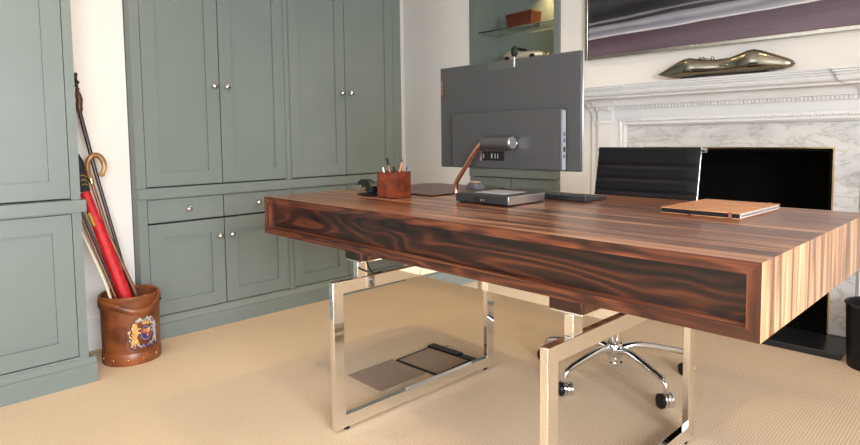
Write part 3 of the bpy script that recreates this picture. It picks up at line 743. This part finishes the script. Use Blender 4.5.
half(MB(), .056, .032, .030).build('mouse_body', mat('mouse_grey', (.11, .12, .16), .35), mo, angle=60)
half(MB(), .034, .0215, .0055, .0265).build('palm_rest', mat('mouse_tan', (.55, .40, .27), .35), mo, angle=60)

# ---- pen pot with pens
pot = on_desk('pen_pot', 'square cognac leather pen pot near the left end of the desk', 'pen pot', .443, .330, R(45+2-38))
h = .102; a = .046; tk = .003
m = MB(); m.box(-a, a, -a, -a+tk, .001, h); m.box(-a, a, a-tk, a, .001, h); m.box(-a, -a+tk, -a+tk, a-tk, .001, h); m.box(a-tk, a, -a+tk, a-tk, .001, h)
m.box(-a+tk, a-tk, -a+tk, a-tk, .001, .005); m.build('pot_wall', M['pot'], pot, bevel=.0012)
dst = mat('dark_stitching', srgb(84, 30, 14), .5)
for sx in (-1, 1):
    for sy in (-1, 1): MB().box(sx*a-.0012, sx*a+.0012, sy*a-.0012, sy*a+.0012, .0012, h+.0006).build('corner_binding', dst, pot)
MB().box(-a-.001, a+.001, -a-.001, a+.001, 0, .0009).build('foot', M['black_plastic'], pot)
def pen(name, label, foot, tip, r, mats, segs, group='pens and pencils in the pen pot'):
    """a pen from foot to tip (pot-local); segs = [(t0, t1, radius factor, part name, material)]"""
    mw = Matrix.Translation(pot.location) @ Matrix.Rotation(pot.rotation_euler[2], 4, 'Z')
    f = mw @ Vector(foot); q = mw @ Vector(tip); d = q-f
    t = bpy.data.objects.new(name, None); C.objects.link(t); t.empty_display_size = .02; t.location = f
    t.rotation_mode = 'QUATERNION'; t.rotation_quaternion = Vector((0,0,1)).rotation_difference(d.normalized())
    tag(t, label, 'pen' if 'pencil' not in name else 'pencil', group)
    for (t0, t1, k0, k1, pn, mt) in segs:
        MB().lathe([(1e-5, d.length*t0), (r*k0, d.length*t0+.0002), (r*k1, d.length*t1-.0002), (1e-5, d.length*t1)], 12, cap=False).build(pn, mt, t)
pen('pen', 'black-topped pen standing tallest at the left of the pen pot', (-.01, .005, .0065), (-.030, -.006, .155), .0042, None, [(0, .80, 1, 1, 'barrel', mat('amber_barrel', srgb(150, 96, 62), .4)), (.80, 1, 1.25, 1.1, 'cap', M['black_plastic'])])
pen('pencil', 'copper-coloured pencil leaning right out of the pen pot', (.004, -.018, .0065), (.034, .016, .150), .0040, None, [(0, .93, 1, 1, 'shaft', mat('copper_paint', srgb(190, 118, 90), .4)), (.93, 1, 1, .2, 'point', M['darkgrey'])])
pen('pen', 'short silver pen leaning left in the pen pot', (-.018, -.022, .0065), (-.037, -.024, .120), .0038, None, [(0, .85, 1, 1, 'barrel', M['steel']), (.85, 1, 1, .6, 'cap', M['paper'])])
pen('pen', 'stubby black marker just showing behind the tall pen in the pot', (.008, .024, .0065), (-.014, .014, .120), .0060, None, [(0, .8, 1, 1, 'barrel', M['darkgrey']), (.8, 1, 1, .9, 'cap', M['black_plastic'])])
pen('pen', 'grey-green pen at the right rim of the pen pot', (.026, .034, .0065), (.036, .036, .124), .0036, None, [(0, .88, 1, 1, 'barrel', mat('green_grey', (.09, .13, .12), .4)), (.88, 1, 1, .5, 'tip', M['darkgrey'])])

# ---- stapler, gaping to the left
st = on_desk('stapler', 'black stapler with gaping jaws left of the pen pot', 'stapler', .285, .315, R(-14))
m = MB(); m.prism([(-.066, .0), (.07, 0), (.07, .010), (.03, .012), (-.03, .007), (-.066, .005)], -.017, .017, 'y'); m.build('stapler_base', M['black_plastic'], st, bevel=.002)
m = MB(); m.prism([(.068, .011), (.07, .040), (.045, .058), (.005, .066), (-.035, .064), (-.058, .054), (-.068, .038), (-.060, .037), (-.04, .041), (-.005, .040), (.022, .028), (.030, .0125)], -.016, .016, 'y'); m.build('stapler_cover', M['black_plastic'], st, bevel=.004)
m = MB(); m.prism([(-.062, .0295), (-.052, .0285), (-.036, .0325), (-.034, .0400), (-.045, .0395), (-.062, .0365)], -.010, .010, 'y'); m.build('staple_magazine', M['alu'], st)

# ---- notebook folio
nb = on_desk('notebook', 'tan leather zip notebook folio lying on the right end of the desk', 'notebook', 1.536, .705, R(-2.2))
a, b = .113, .155
MB().box(-a, a, -b, b, 0, .0025).build('back_cover', M['tan'], nb, bevel=.001)
MB().box(-a, a, -b, b, .0145, .0175).build('front_cover', M['tan'], nb, bevel=.001)
MB().box(-a+.003, a-.004, -b+.002, -b+.010, .0028, .0142).build('spine', M['leather_black'], nb)
MB().box(-a+.003, a-.003, -b+.0105, b-.003, .0028, .0142).build('pages', M['paper'], nb)
m = MB(); m.tube([(a-.002, -b+.012, .0085), (a-.0015, 0, .0085), (a-.002, b-.004, .0085)], .0028, 8); m.build('zip', M['steel'], nb)
MB().box(a-.030, a-.022, -b-.0016, -b-.0004, .001, .0185).build('strap', mat('orange_strap', srgb(150, 84, 62), .5), nb)
MB().box(a-.030, a-.022, -b-.0004, b, .0178, .0186).build('strap', M['tan'], nb)
MB().tube([(-.02, -b-.004, .0085), (-.02, -b-.008, .006), (-.02, -b-.012, .003)], .0026, 8).build('zip_pull', M['black_plastic'], nb)

# ------------------------------------------------------------ chair
ch = thing('office_chair', 'low-backed ribbed black leather swivel chair with polished aluminium frame', 'chair', (-1.120, 2.160, 0), R(2))
def panel(prof, w, th_, name, seams, mt):
    """prof: list of (y, z) down the centre line; ribbed pad with soft seams"""
    P = [Vector((0, y, z)) for y, z in prof]
    # resample evenly
    segs = [(P[i+1]-P[i]).length for i in range(len(P)-1)]; tot = sum(segs)
    def at(d):
        for i, s_ in enumerate(segs):
            if d <= s_ or i == len(segs)-1: return P[i]+(P[i+1]-P[i])*(d/s_), (P[i+1]-P[i]).normalized()
            d -= s_
    n = 72; m = MB(); W_ = 14; rows = []
    sm = [s*tot for s in seams]
    for k in range(n+1):
        d = tot*k/n; p, t_ = at(d); nr = Vector((0, -t_.z, t_.y))
        near = min([abs(d-s) for s in sm]+[d+.004, tot-d+.004]); puff = th_*(1-.62*math.exp(-(near/.007)**2))
        row = []
        for side in (1, -1):
            for i in range(W_+1):
                x = -w/2+w*i/W_; ed = min(x+w/2, w/2-x); pf = puff*min(1, .35+.65*(ed/.014)) if ed < .014 else puff
                q = p+nr*(side*pf); row.append((x if side > 0 else x, q.y, q.z))
        rows.append(row)
    for r_ in rows: m.v += r_
    N = 2*(W_+1)
    for k in range(n):
        for side in (0, 1):
            for i in range(W_):
                o_ = side*(W_+1); m.quad((k*N+o_+i, k*N+o_+i+1, (k+1)*N+o_+i+1, (k+1)*N+o_+i))
        m.quad((k*N, (k+1)*N, (k+1)*N+W_+1, k*N+W_+1)); m.quad((k*N+W_, (k+1)*N+W_, (k+1)*N+2*W_+1, k*N+2*W_+1))
    for kk_ in (0, n):
        for i in range(W_): m.quad((kk_*N+i, kk_*N+i+1, kk_*N+W_+1+i+1, kk_*N+W_+1+i))
    return m.build(name, mt, ch, angle=50)
backp = [(.292, .931), (.288, .90), (.272, .82), (.255, .74), (.240, .66), (.225, .58), (.205, .53)]
panel(backp, .445, .011, 'backrest', [.2, .34, .48, .62, .76, .9], M['leather_black'])
seatp = [(.175, .475), (.10, .452), (.0, .447), (-.10, .453), (-.19, .470), (-.235, .474), (-.262, .458)]
panel(seatp, .435, .013, 'seat', [.12, .24, .36, .48, .60, .72, .84, .93], M['leather_black'])
sidep = smooth_path([(0, .300, .936), (0, .291, .90), (0, .275, .82), (0, .258, .74), (0, .243, .66), (0, .228, .58), (0, .206, .515), (0, .165, .470), (0, .10, .449), (0, 0, .443), (0, -.10, .449), (0, -.19, .466), (0, -.24, .470), (0, -.272, .450)], 5)
for s in (-1, 1):
    m = MB()
    P_ = sidep
    for i, p in enumerate(P_):
        t_ = (P_[min(i+1, len(P_)-1)]-P_[max(i-1, 0)]).normalized(); nr = Vector((0, -t_.z, t_.y))
        for dx, dn_ in ((-.005, .0135), (.004, .0135), (.004, .026), (-.005, .026)):
            q = p+nr*dn_; m.v.append((s*.2165+dx, q.y, q.z))
    for i in range(len(P_)-1):
        for k in range(4):
            j = (k+1) % 4; m.quad((i*4+k, i*4+j, (i+1)*4+j, (i+1)*4+k))
    m.quad((0,1,2,3)); m.quad([(len(P_)-1)*4+k for k in range(4)])
    sr = m.build('side_rail', M['alu'], ch, bevel=.002, angle=45)
    b2 = cyl_x(-.012, .012, 0, 0, .010, 20); c2 = MB(); c2.f, c2.uv, c2.m = b2.f, b2.uv, b2.m
    c2.v = [(s*.227+v[0], .318+v[1], .918+v[2]) for v in b2.v]; c2.build('end_cap', M['alu'], sr)
cyl_x(-.207, .207, .318, .918, .008, 16).build('top_stretcher', M['alu'], ch)
cyl_x(-.206, .206, .07, .424, .010, 16).build('under_stretcher', M['alu'], ch)
MB().box(-.05, .05, -.09, .085, .385, .418).build('tilt_mechanism', M['black_plastic'], ch, bevel=.006)
col = MB().lathe([(.030, .058), (.030, .066), (.024, .070), (.024, .150), (.0255, .152), (.0255, .20), (.019, .202), (.019, .25), (.014, .252), (.014, .388)], 32); col.build('gas_column', M['chrome'], ch)
MB().lathe([(.0265, .085), (.032, .092), (.034, .115), (.031, .140), (.0265, .146)], 32, cap=False).build('hub', M['alu'], ch)
for k in range(5):
    a_ = R(-100.5+72*k); lg = MB(); P_ = [(.034, .122), (.08, .133), (.15, .126), (.23, .112), (.275, .103), (.292, .094), (.298, .080), (.300, .062)]
    pts = [Vector((math.cos(a_)*r_, math.sin(a_)*r_, z_)) for r_, z_ in P_]
    lg.tube(smooth_path(pts, 5), [.0155-.0060*min(1, i/28) for i in range(36)], 12)
    lo = lg.build('base_leg', M['alu'], ch)
    c_ = Vector((math.cos(a_)*.300, math.sin(a_)*.300, 0)); sw = R([38, 52, 60, 20, 75][k])
    ax_ = Vector((math.cos(sw), math.sin(sw), 0))
    def disc(r_, w0, w1, nm, mt, zc=.0265):
        b2 = MB().lathe([(1e-5, w0), (r_-.003, w0), (r_, w0+.003), (r_, w1-.003), (r_-.003, w1), (1e-5, w1)], 24, cap=False); m = MB()
        px = Vector((-ax_.y, ax_.x, 0))
        for v in b2.v:
            q = c_+ax_*v[2]+px*(v[0]+.010); m.v.append((q.x, q.y, zc+v[1]))
        m.f, m.uv, m.m = b2.f, b2.uv, b2.m; return m.build(nm, mt, lo)
    disc(.0265, -.022, -.006, 'caster_wheel', M['black_plastic']); disc(.0272, .006, .020, 'caster_hood', M['alu'], .0278)
    disc(.0255, -.0055, .0055, 'caster_body', M['alu'], .0285); disc(.0268, .0203, .029, 'caster_cap', M['alu'], .0275)

# ------------------------------------------------------------ floor box under the desk
fb = thing('floor_box', 'floor socket hatch with carpet lid, black frame and wire bail under the desk', 'floor box', (-1.775, 1.775, 0), R(2))
a, b = .125, .118
m = MB(); m.box(-a, a, -b, -b+.012, 0, .005); m.box(-a, -a+.012, -b+.012, b, 0, .005); m.box(a-.006, a, -b+.012, b, 0, .005); m.build('frame', M['black_plastic'], fb)
MB().box(-a+.013, a-.007, -b+.013, b-.03, 0, .006).build('carpet_lid', M['carpet_lid'], fb)
m = MB(); m.box(-a, a-.07, b-.028, b+.016, .0, .014); m.box(a-.06, a+.02, b-.028, b+.010, .0, .010); m.build('cable_flap', M['black_plastic'], fb, bevel=.002)
MB().tube([(-.03, b-.004, .013), (-.03, b-.006, .026), (-.02, b-.006, .032), (.025, b-.006, .032), (.035, b-.006, .026), (.035, b-.004, .009)], .0022, 8).build('wire_bail', M['chrome'], fb)
o = MB().box(-1.915, -1.700, 1.405, 1.650, 0, .0035).build('carpet_patch', M['carpet_lid'], smooth=False)
tag(o, 'greyer square of carpet let into the floor in front of the floor box', 'carpet patch')

# ------------------------------------------------------------ leather bucket with canes
BX, BY = -2.804, .851
bk = thing('leather_bucket', 'saddle-brown leather bucket with a painted coat of arms, holding canes', 'bucket', (BX, BY, 0))
BH = .302
def brad(z): return .119+.0035*(z/BH)
pr = [(.10, .001), (.118, .002)]+[(brad(z), z) for z in [i*BH/16 for i in range(1, 16)]]+[(brad(BH), BH-.003), (brad(BH)-.003, BH)]
m = MB().lathe(pr+[(brad(BH)-.007, BH-.001)], 64, cap=False); m.v[:] = [v for v in m.v]
m.build('bucket_wall', M['bucket'], bk)
MB().lathe([(brad(BH)-.0072, BH-.002), (brad(.1)-.007, .1), (.106, .012), (1e-5, .010)], 64, cap=False).build('lining', M['bucket_in'], bk)
MB().lathe([(.1215, .0), (.1225, .003), (.1220, .050), (.1200, .053), (.117, .002)], 64, cap=False).build('base_band', M['bucket'], bk)
rv = MB()
def cylpt(ang, z, r_): return (math.cos(ang)*r_, math.sin(ang)*r_, z)
CA = math.atan2(-BY, -BX)   # towards the camera
for k in range(12):
    q = cylpt(CA+R(-8+30*k), .028, .1216); rv.sphere(q, .0042, 10, 6)
rv.build('rivet', M['brass'], bk)
# rim roll
MB().lathe([(brad(BH)+.001, BH-.022), (brad(BH)+.0035, BH-.014), (brad(BH)+.003, BH-.002), (brad(BH)-.002, BH+.003), (brad(BH)-.0075, BH-.002), (brad(BH)-.0075, BH-.01)], 64, cap=False).build('rim_band', M['bucket'], bk)
# brackets and the strap handle lying across the front
for s in (-1, 1):
    a0 = CA+s*R(66 if s < 0 else 72); br = MB(); vs = []
    g = [(-.14, .0), (.14, .0), (.14, .045), (-.14, .045)]
    for rr in (.1262, .1300):
        for (da, dz) in g: vs.append(cylpt(a0+da, BH-.05+dz, rr))
    br.add(vs, [(0,1,2,3), (7,6,5,4), (0,4,5,1), (1,5,6,2), (2,6,7,3), (3,7,4,0)])
    bo_ = br.build('strap_bracket', M['bucket'], bk, bevel=.0015)
    q = MB()
    for da in (-.07, .07): q.sphere(cylpt(a0+da, BH-.037, .1305), .004, 10, 6)
    q.build('bracket_rivet', M['cuphole'], bo_)
hd = MB(); n = 36; sec = []
for i in range(n+1):
    f = i/n; ang = CA+R(-70+138*f); sag = math.sin(PI*f**1.45)**.9; z = BH-.022-.046*sag+.018*f+.01*math.sin(2*PI*f); rr = .1300+.006*sag
    sec.append((ang, z, rr))
b0 = 0
for (ang, z, rr) in sec:
    for (dr, dz) in ((0, -.0145), (.0045, -.0115), (.005, .0115), (0, .0145), (-.002, 0)):
        hd.v.append(cylpt(ang, z+dz, rr+dr))
for i in range(n):
    for k in range(5):
        j = (k+1) % 5; hd.quad((i*5+k, i*5+j, (i+1)*5+j, (i+1)*5+k))
hd.quad(range(5)); hd.quad([n*5+k for k in range(5)])
hd.build('strap_handle', M['bucket'], bk, angle=70)
# coat of arms painted on the wall, thin raised paint following the curve
CR = CA+R(25)
def paint(polys, name, mt, lift, parent):
    m = MB()
    for poly in polys:
        # fan from the centroid, curved onto the wall
        cx = sum(p[0] for p in poly)/len(poly); cz = sum(p[1] for p in poly)/len(poly)
        b = len(m.v); n = len(poly)
        def put(x, z, l): x *= 1.08; z *= 1.12; zz = .136+z; r_ = brad(zz)+l; return cylpt(CR+x/.122, zz, r_)
        m.v.append(put(cx, cz, lift)); m.v += [put(x, z, lift) for x, z in poly]
        for i in range(n): m.quad((b, b+1+i, b+1+(i+1) % n))
    return m.build(name, mt, parent, smooth=False)
def blob(cx, cz, rx, rz, n=10, rot=0):
    return [(cx+rx*math.cos(2*PI*i/n)*math.cos(rot)-rz*math.sin(2*PI*i/n)*math.sin(rot), cz+rx*math.cos(2*PI*i/n)*math.sin(rot)+rz*math.sin(2*PI*i/n)*math.cos(rot)) for i in range(n)]
def lim(x0, z0, x1, z1, w0, w1):
    d = Vector((x1-x0, z1-z0)).normalized(); p = Vector((-d.y, d.x))
    return [(x0+p.x*w0, z0+p.y*w0), (x1+p.x*w1, z1+p.y*w1), (x1-p.x*w1, z1-p.y*w1), (x0-p.x*w0, z0-p.y*w0)]
crest = paint([[(-.066,-.055), (-.05,-.066), (.05,-.066), (.066,-.055), (.062,.03), (.045,.058), (0,.066), (-.045,.058), (-.062,.03)]], 'coat_of_arms', noisy('mantling', srgb(96, 62, 44), srgb(128, 100, 80), 90, rough=.5), .0006, bk)
# mantling curls
random.seed(3)
curls = []
for i in range(34):
    a_ = 2*PI*i/34; curls.append(blob(.055*math.cos(a_)*random.uniform(.85, 1.1), .055*math.sin(a_)*random.uniform(.85, 1.12), random.uniform(.003, .008), random.uniform(.002, .005), 8, random.uniform(0, 3)))
for i in range(10): curls.append(blob(random.uniform(-.03, .035), random.uniform(.03, .06), random.uniform(.004, .008), random.uniform(.003, .006), 8, random.uniform(0, 3)))
paint(curls, 'mantling', M['heraldwhite'], .0010, crest)
# shield in a garter
paint([blob(.008, .0, .027, .031, 20)], 'garter', M['heraldblue'], .0014, crest)
paint([blob(.008, .0, .0235, .0275, 20)], 'garter_edge', M['heraldgold'], .0018, crest)
paint([blob(.008, .0, .022, .026, 20)], 'shield_field', M['heraldblue'], .0021, crest)
paint([[(-.009, 0), (.008, 0), (.008, .019), (-.009, .019)], [(.008, -.019), (.008, 0), (.024, 0), (.020, -.012)]], 'red_quarters', M['heraldred'], .0025, crest)
paint([[(.009, .001), (.024, .001), (.024, .018), (.009, .018)]], 'gold_quarter', M['heraldgold'], .0025, crest)
paint([blob(0, .010, .006, .0022), blob(0, .004, .006, .0018), blob(0, .015, .005, .0018), blob(.013, -.009, .004, .005)], 'charges', M['heraldgold'], .0029, crest)
# lion on the left
lion = [blob(-.036, .034, .010, .011), lim(-.036, .028, -.034, .0, .009, .011), lim(-.034, .004, -.044, -.030, .010, .006), lim(-.034, -.02, -.024, -.044, .007, .004), lim(-.044, -.028, -.050, -.048, .006, .004),
        lim(-.034, .018, -.014, .022, .004, .003), lim(-.034, .008, -.014, .004, .004, .003), lim(-.044, -.02, -.058, .0, .002, .0015), lim(-.058, .0, -.054, .018, .0015, .003)]
paint(lion, 'lion', M['heraldgold'], .0017, crest)
uni = [blob(.046, .032, .006, .009), lim(.046, .028, .046, -.002, .006, .009), lim(.046, .0, .050, -.032, .008, .005), lim(.044, -.02, .036, -.044, .005, .003), lim(.05, -.03, .054, -.048, .004, .003),
       lim(.044, .016, .030, .022, .003, .0025), lim(.044, .006, .030, .004, .003, .0025), lim(.044, .042, .036, .056, .0016, .0004)]
paint(uni, 'unicorn', M['heraldwhite'], .0017, crest)
paint([[(-.004,.034), (.020,.034), (.022,.048), (.014,.042), (.008,.052), (.002,.042), (-.006,.048)]], 'crown', M['heraldgold'], .0017, crest)
paint([[(-.05,-.050), (-.02,-.040), (.008,-.048), (.036,-.040), (.060,-.050), (.058,-.060), (.036,-.050), (.008,-.058), (-.02,-.050), (-.05,-.060)]], 'motto_ribbon', M['heraldblue'], .0021, crest)
paint([lim(-.044+.018*i, -.053+(.004 if i % 2 else 0), -.036+.018*i, -.051+(.004 if i % 2 else 0), .0012, .0012) for i in range(6)], 'motto_marks', M['heraldgold'], .0025, crest)

def through(foot, via, t): return tuple(foot[i]+(via[i]-foot[i])*t for i in range(3))
def stick_root(name, label, cat, foot, top, group=None):
    f, q = Vector(foot), Vector(top); t = bpy.data.objects.new(name, None); C.objects.link(t); t.empty_display_size = .03
    t.location = f; return tag(t, label, cat, group), f
def part_world(mb, name, mt, root, f, **k):
    mb.v = [(v[0]-f.x, v[1]-f.y, v[2]-f.z) for v in mb.v]; return mb.build(name, mt, root, **k)
GC = 'walking canes standing in the leather bucket'
# black cane with knobbly carved handle
foot = (-2.842, .925, .016); top = (-2.985, .724, 1.297)
t, f = stick_root('walking_cane', 'black walking cane with knobbly carved brown handle, tallest in the bucket', 'walking cane', foot, top, GC)
neck = (-2.966, .729, 1.118)
part_world(MB().tube([foot, (-2.892, .858, .40), (-2.932, .775, .83), neck], [.006, .0075, .0085, .0095], 14), 'shaft', M['cane_dark'], t, f)
hp = [(neck, .0095), ((-2.967, .729, 1.128), .0145), ((-2.969, .7285, 1.15), .0145), ((-2.971, .733, 1.175), .0135), ((-2.973, .727, 1.195), .0145), ((-2.975, .725, 1.215), .008)]
part_world(MB().tube([p for p, r_ in hp], [r_ for p, r_ in hp], 14), 'handle', mat('carved_root', srgb(86, 50, 32), .35), t, f)
kn = [(-2.975, .727, 1.222, .0095), (-2.977, .724, 1.238, .0085), (-2.979, .728, 1.252, .0100), (-2.982, .722, 1.270, .0085), (-2.985, .725, 1.287, .0095)]
m = MB(); m.tube([(-2.975, .726, 1.21), (-2.985, .724, 1.293)], .006, 10)
for x, y, z, r_ in kn: m.sphere((x, y, z), r_, 12, 8)
part_world(m, 'carved_finial', M['cane_dark'], t, f)
# crook cane with horn handle
foot = (-2.772, .940, .016); sh = Vector((-2.92, .748, .815))
t, f = stick_root('walking_cane', 'brown walking cane with curved horn crook handle in the bucket', 'walking cane', foot, sh, GC)
part_world(MB().tube([foot, (-2.828, .880, .303), (-2.880, .800, .56), tuple(sh)], [.006, .0075, .008, .008], 14), 'shaft', M['cane_brown'], t, f)
hk = smooth_path([(-2.92, .747, .820), (-2.922, .738, .852), (-2.922, .739, .890), (-2.920, .752, .916), (-2.918, .772, .924), (-2.914, .790, .914), (-2.911, .801, .888), (-2.908, .801, .862), (-2.906, .793, .842)], 5)
part_world(MB().tube(hk, [.0095+.003*math.sin(PI*i/40) for i in range(41)], 14), 'crook_handle', M['horn'], t, f)
part_world(MB().sphere((-2.906, .790, .838), .0125, 14, 10), 'handle_tip', M['horn'], t, f)
part_world(MB().tube([(-2.918, .751, .800), (-2.920, .747, .820)], .0105, 14), 'collar', M['brass'], t, f)
# umbrella
foot = (-2.780, .908, .014); tp = Vector((-2.945, .700, .93))
t, f = stick_root('umbrella', 'furled red umbrella with a black upper end leaning in the bucket', 'umbrella', foot, tp)
c0 = Vector((-2.926, .722, .760)); 
def lerp(a_, b_, k): a_, b_ = Vector(a_), Vector(b_); return tuple(a_+(b_-a_)*k)
def fluted(m, p0, p1, rads, n=28, fl=.12, tw=.8):
    p0, p1 = Vector(p0), Vector(p1); t_ = (p1-p0).normalized(); a_ = t_.cross(Vector((0,0,1))).normalized(); u_ = a_.cross(t_)
    b = len(m.v); K_ = len(rads)
    for k, r_ in enumerate(rads):
        p = p0+(p1-p0)*(k/(K_-1))
        for i in range(n):
            w_ = 2*PI*i/n; rr = r_*(1+fl*math.sin(8*w_+tw*k)); q = p+(a_*math.cos(w_)+u_*math.sin(w_))*rr; m.v.append(tuple(q))
    for k in range(K_-1):
        for i in range(n):
            j = (i+1) % n; m.quad((b+k*n+i, b+k*n+j, b+(k+1)*n+j, b+(k+1)*n+i))
    m.quad([b+i for i in range(n)]); m.quad([b+(K_-1)*n+i for i in range(n)]); return m
part_world(fluted(MB(), lerp(foot, c0, .08), c0, [.008, .017, .023, .026, .027, .0265, .026, .025, .024, .0225, .0215, .021], tw=.25, fl=.05), 'red_canopy', M['red'], t, f, angle=60)
part_world(fluted(MB(), lerp(c0, tp, .01), tp, [.0225, .0235, .0235, .023, .022, .012], fl=.05), 'black_band', M['navy'], t, f, angle=60)
part_world(MB().tube([foot, lerp(foot, c0, .09)], [.004, .006], 10), 'ferrule', M['brass'], t, f)
part_world(MB().tube(smooth_path([lerp(c0, tp, .98), (-2.955, .690, .98), (-2.965, .682, 1.02)], 4), .010, 12), 'handle', M['cane_dark'], t, f)
bd_ = MB()
for k in range(3):
    z = .79+.02*k; cpt = Vector(lerp(c0, tp, (z-.76)/.17))
    bd_.tube([cpt+Vector((.022, -.010, .004)), cpt+Vector((.025, .004, .008)), cpt+Vector((.017, .017, -.002))], .0016, 6)
part_world(bd_, 'gold_motif', M['gold'], t, f)
# plain sticks
def plain(label, foot, top, r_, mt, mid=None, fer=True):
    t, f = stick_root('walking_cane', label, 'walking cane', foot, top, GC)
    pts = [foot]+([mid] if mid else [])+[top]
    part_world(MB().tube(smooth_path(pts, 8), r_, 12), 'shaft', mt, t, f)
    q = lerp(foot, pts[1], .06); part_world(MB().tube([lerp(foot, pts[1], -.0), q], r_*1.15, 12), 'ferrule', M['brass'], t, f)
plain('plain brown cane left of the red umbrella, nearest the pale one', (-2.752, .870, .014), (-2.905, .672, .735), .0062, M['cane_brown'])
plain('thin dark cane between the red umbrella and the brown cane', (-2.812, .895, .014), (-2.935, .690, .735), .0055, M['cane_dark'])
plain('pale cream curved cane at the far left of the bucket', (-2.735, .805, .014), (-2.885, .672, .64), .0060, M['cream'], (-2.782, .757, .33))
# yellow tag on the dark cane, a small wire loop at the rim
m = MB(); m.tube([(-2.880, .722, .668), (-2.872, .729, .650), (-2.874, .734, .630), (-2.870, .741, .610)], .006, 8)
o = m.build('tassel', M['gold']); tag(o, 'small yellow tassel hanging beside the red umbrella above the bucket', 'tassel')

# ------------------------------------------------------------ lights
def area(name, loc, rot, sx, sy, e, col):
    l = bpy.data.lights.new(name, 'AREA'); l.shape = 'RECTANGLE'; l.size = sx; l.size_y = sy; l.energy = e; l.color = col
    o = bpy.data.objects.new(name, l); C.objects.link(o); o.location = loc; o.rotation_euler = rot; return o
h = WR[0]; area('daylight_right_window', (XR+.75, (h[0]+h[1])/2-.15, 1.75), (0, R(66), R(0)), 2.3, 3.0, 560, (.95, .975, 1))
for i, h in enumerate(WF):
    area('front_window_fill', ((h[0]+h[1])/2, YFR-.085, (h[2]+h[3])/2), (R(90), 0, 0), h[1]-h[0]-.02, h[3]-h[2]-.02, [12, 14][i], (.93, .97, 1))  # added fill light at the unseen front windows
# warm recessed ceiling lamps
for i, (x, y, e) in enumerate([(-2.0, 2.3, 26), (-2.3, .6, 20), (-.6, 2.5, 9), (-.4, .6, 12)]):
    r = thing('ceiling_downlight', ['recessed ceiling lamp nearest the alcove corner', 'recessed ceiling lamp over the left end of the room', 'recessed ceiling lamp in front of the fireplace', 'recessed ceiling lamp over the near end of the room'][i], 'ceiling lamp', (x, y, ZC-.008), 0, 'recessed ceiling lamps')
    MB().lathe([(.036, 0), (.045, 0), (.045, .007), (.036, .007)], 24, cap=False).build('lamp_rim', M['nickel'], r)
    MB().lathe([(.035, .003), (.035, .006)], 24).build('bulb', M['lamp'], r)
    l = bpy.data.lights.new('downlight', 'SPOT'); l.energy = e*1.5; l.spot_size = R(110); l.spot_blend = .8; l.color = (1, .70, .38); l.shadow_soft_size = .05
    o = bpy.data.objects.new('downlight', l); C.objects.link(o); o.location = (x, y, ZC-.03)
l = bpy.data.lights.new('alcove_spot', 'SPOT'); l.energy = 26; l.spot_size = R(120); l.spot_blend = .7; l.color = (1, .68, .30); l.shadow_soft_size = .02
o = bpy.data.objects.new('alcove_spot', l); C.objects.link(o); o.location = (-2.24, YB+.14, NZ-.10)

wd = bpy.data.worlds.new('sky'); bpy.context.scene.world = wd; wd.use_nodes = True
bg = wd.node_tree.nodes['Background']; bg.inputs[0].default_value = (.82, .91, 1, 1); bg.inputs[1].default_value = 1.6

# ------------------------------------------------------------ camera
cam = bpy.data.cameras.new('camera'); co = bpy.data.objects.new('camera', cam); C.objects.link(co)
yaw, pit, rol = R(45.5912), R(3.9383), R(-.7008)
fw = Vector((-math.sin(yaw)*math.cos(pit), math.cos(yaw)*math.cos(pit), -math.sin(pit)))
rt = Vector((math.cos(yaw), math.sin(yaw), 0)); up = rt.cross(fw)
RT = rt*math.cos(rol)+up*math.sin(rol); UP = -rt*math.sin(rol)+up*math.cos(rol)
mt = Matrix((RT, UP, -fw)).transposed().to_4x4(); mt.translation = Vector((0, 0, .9831)); co.matrix_world = mt
cam.sensor_width = 36; cam.lens = 580.96/860*36; cam.shift_x = (430-426.11)/860; cam.shift_y = (178.02-222.5)/860
cam.clip_start = .02
bpy.context.scene.camera = co
sc = bpy.context.scene
sc.view_settings.view_transform = 'Standard'; sc.view_settings.look = 'None'; sc.view_settings.gamma = 1; sc.view_settings.exposure = .12
sc.view_settings.use_curve_mapping = False
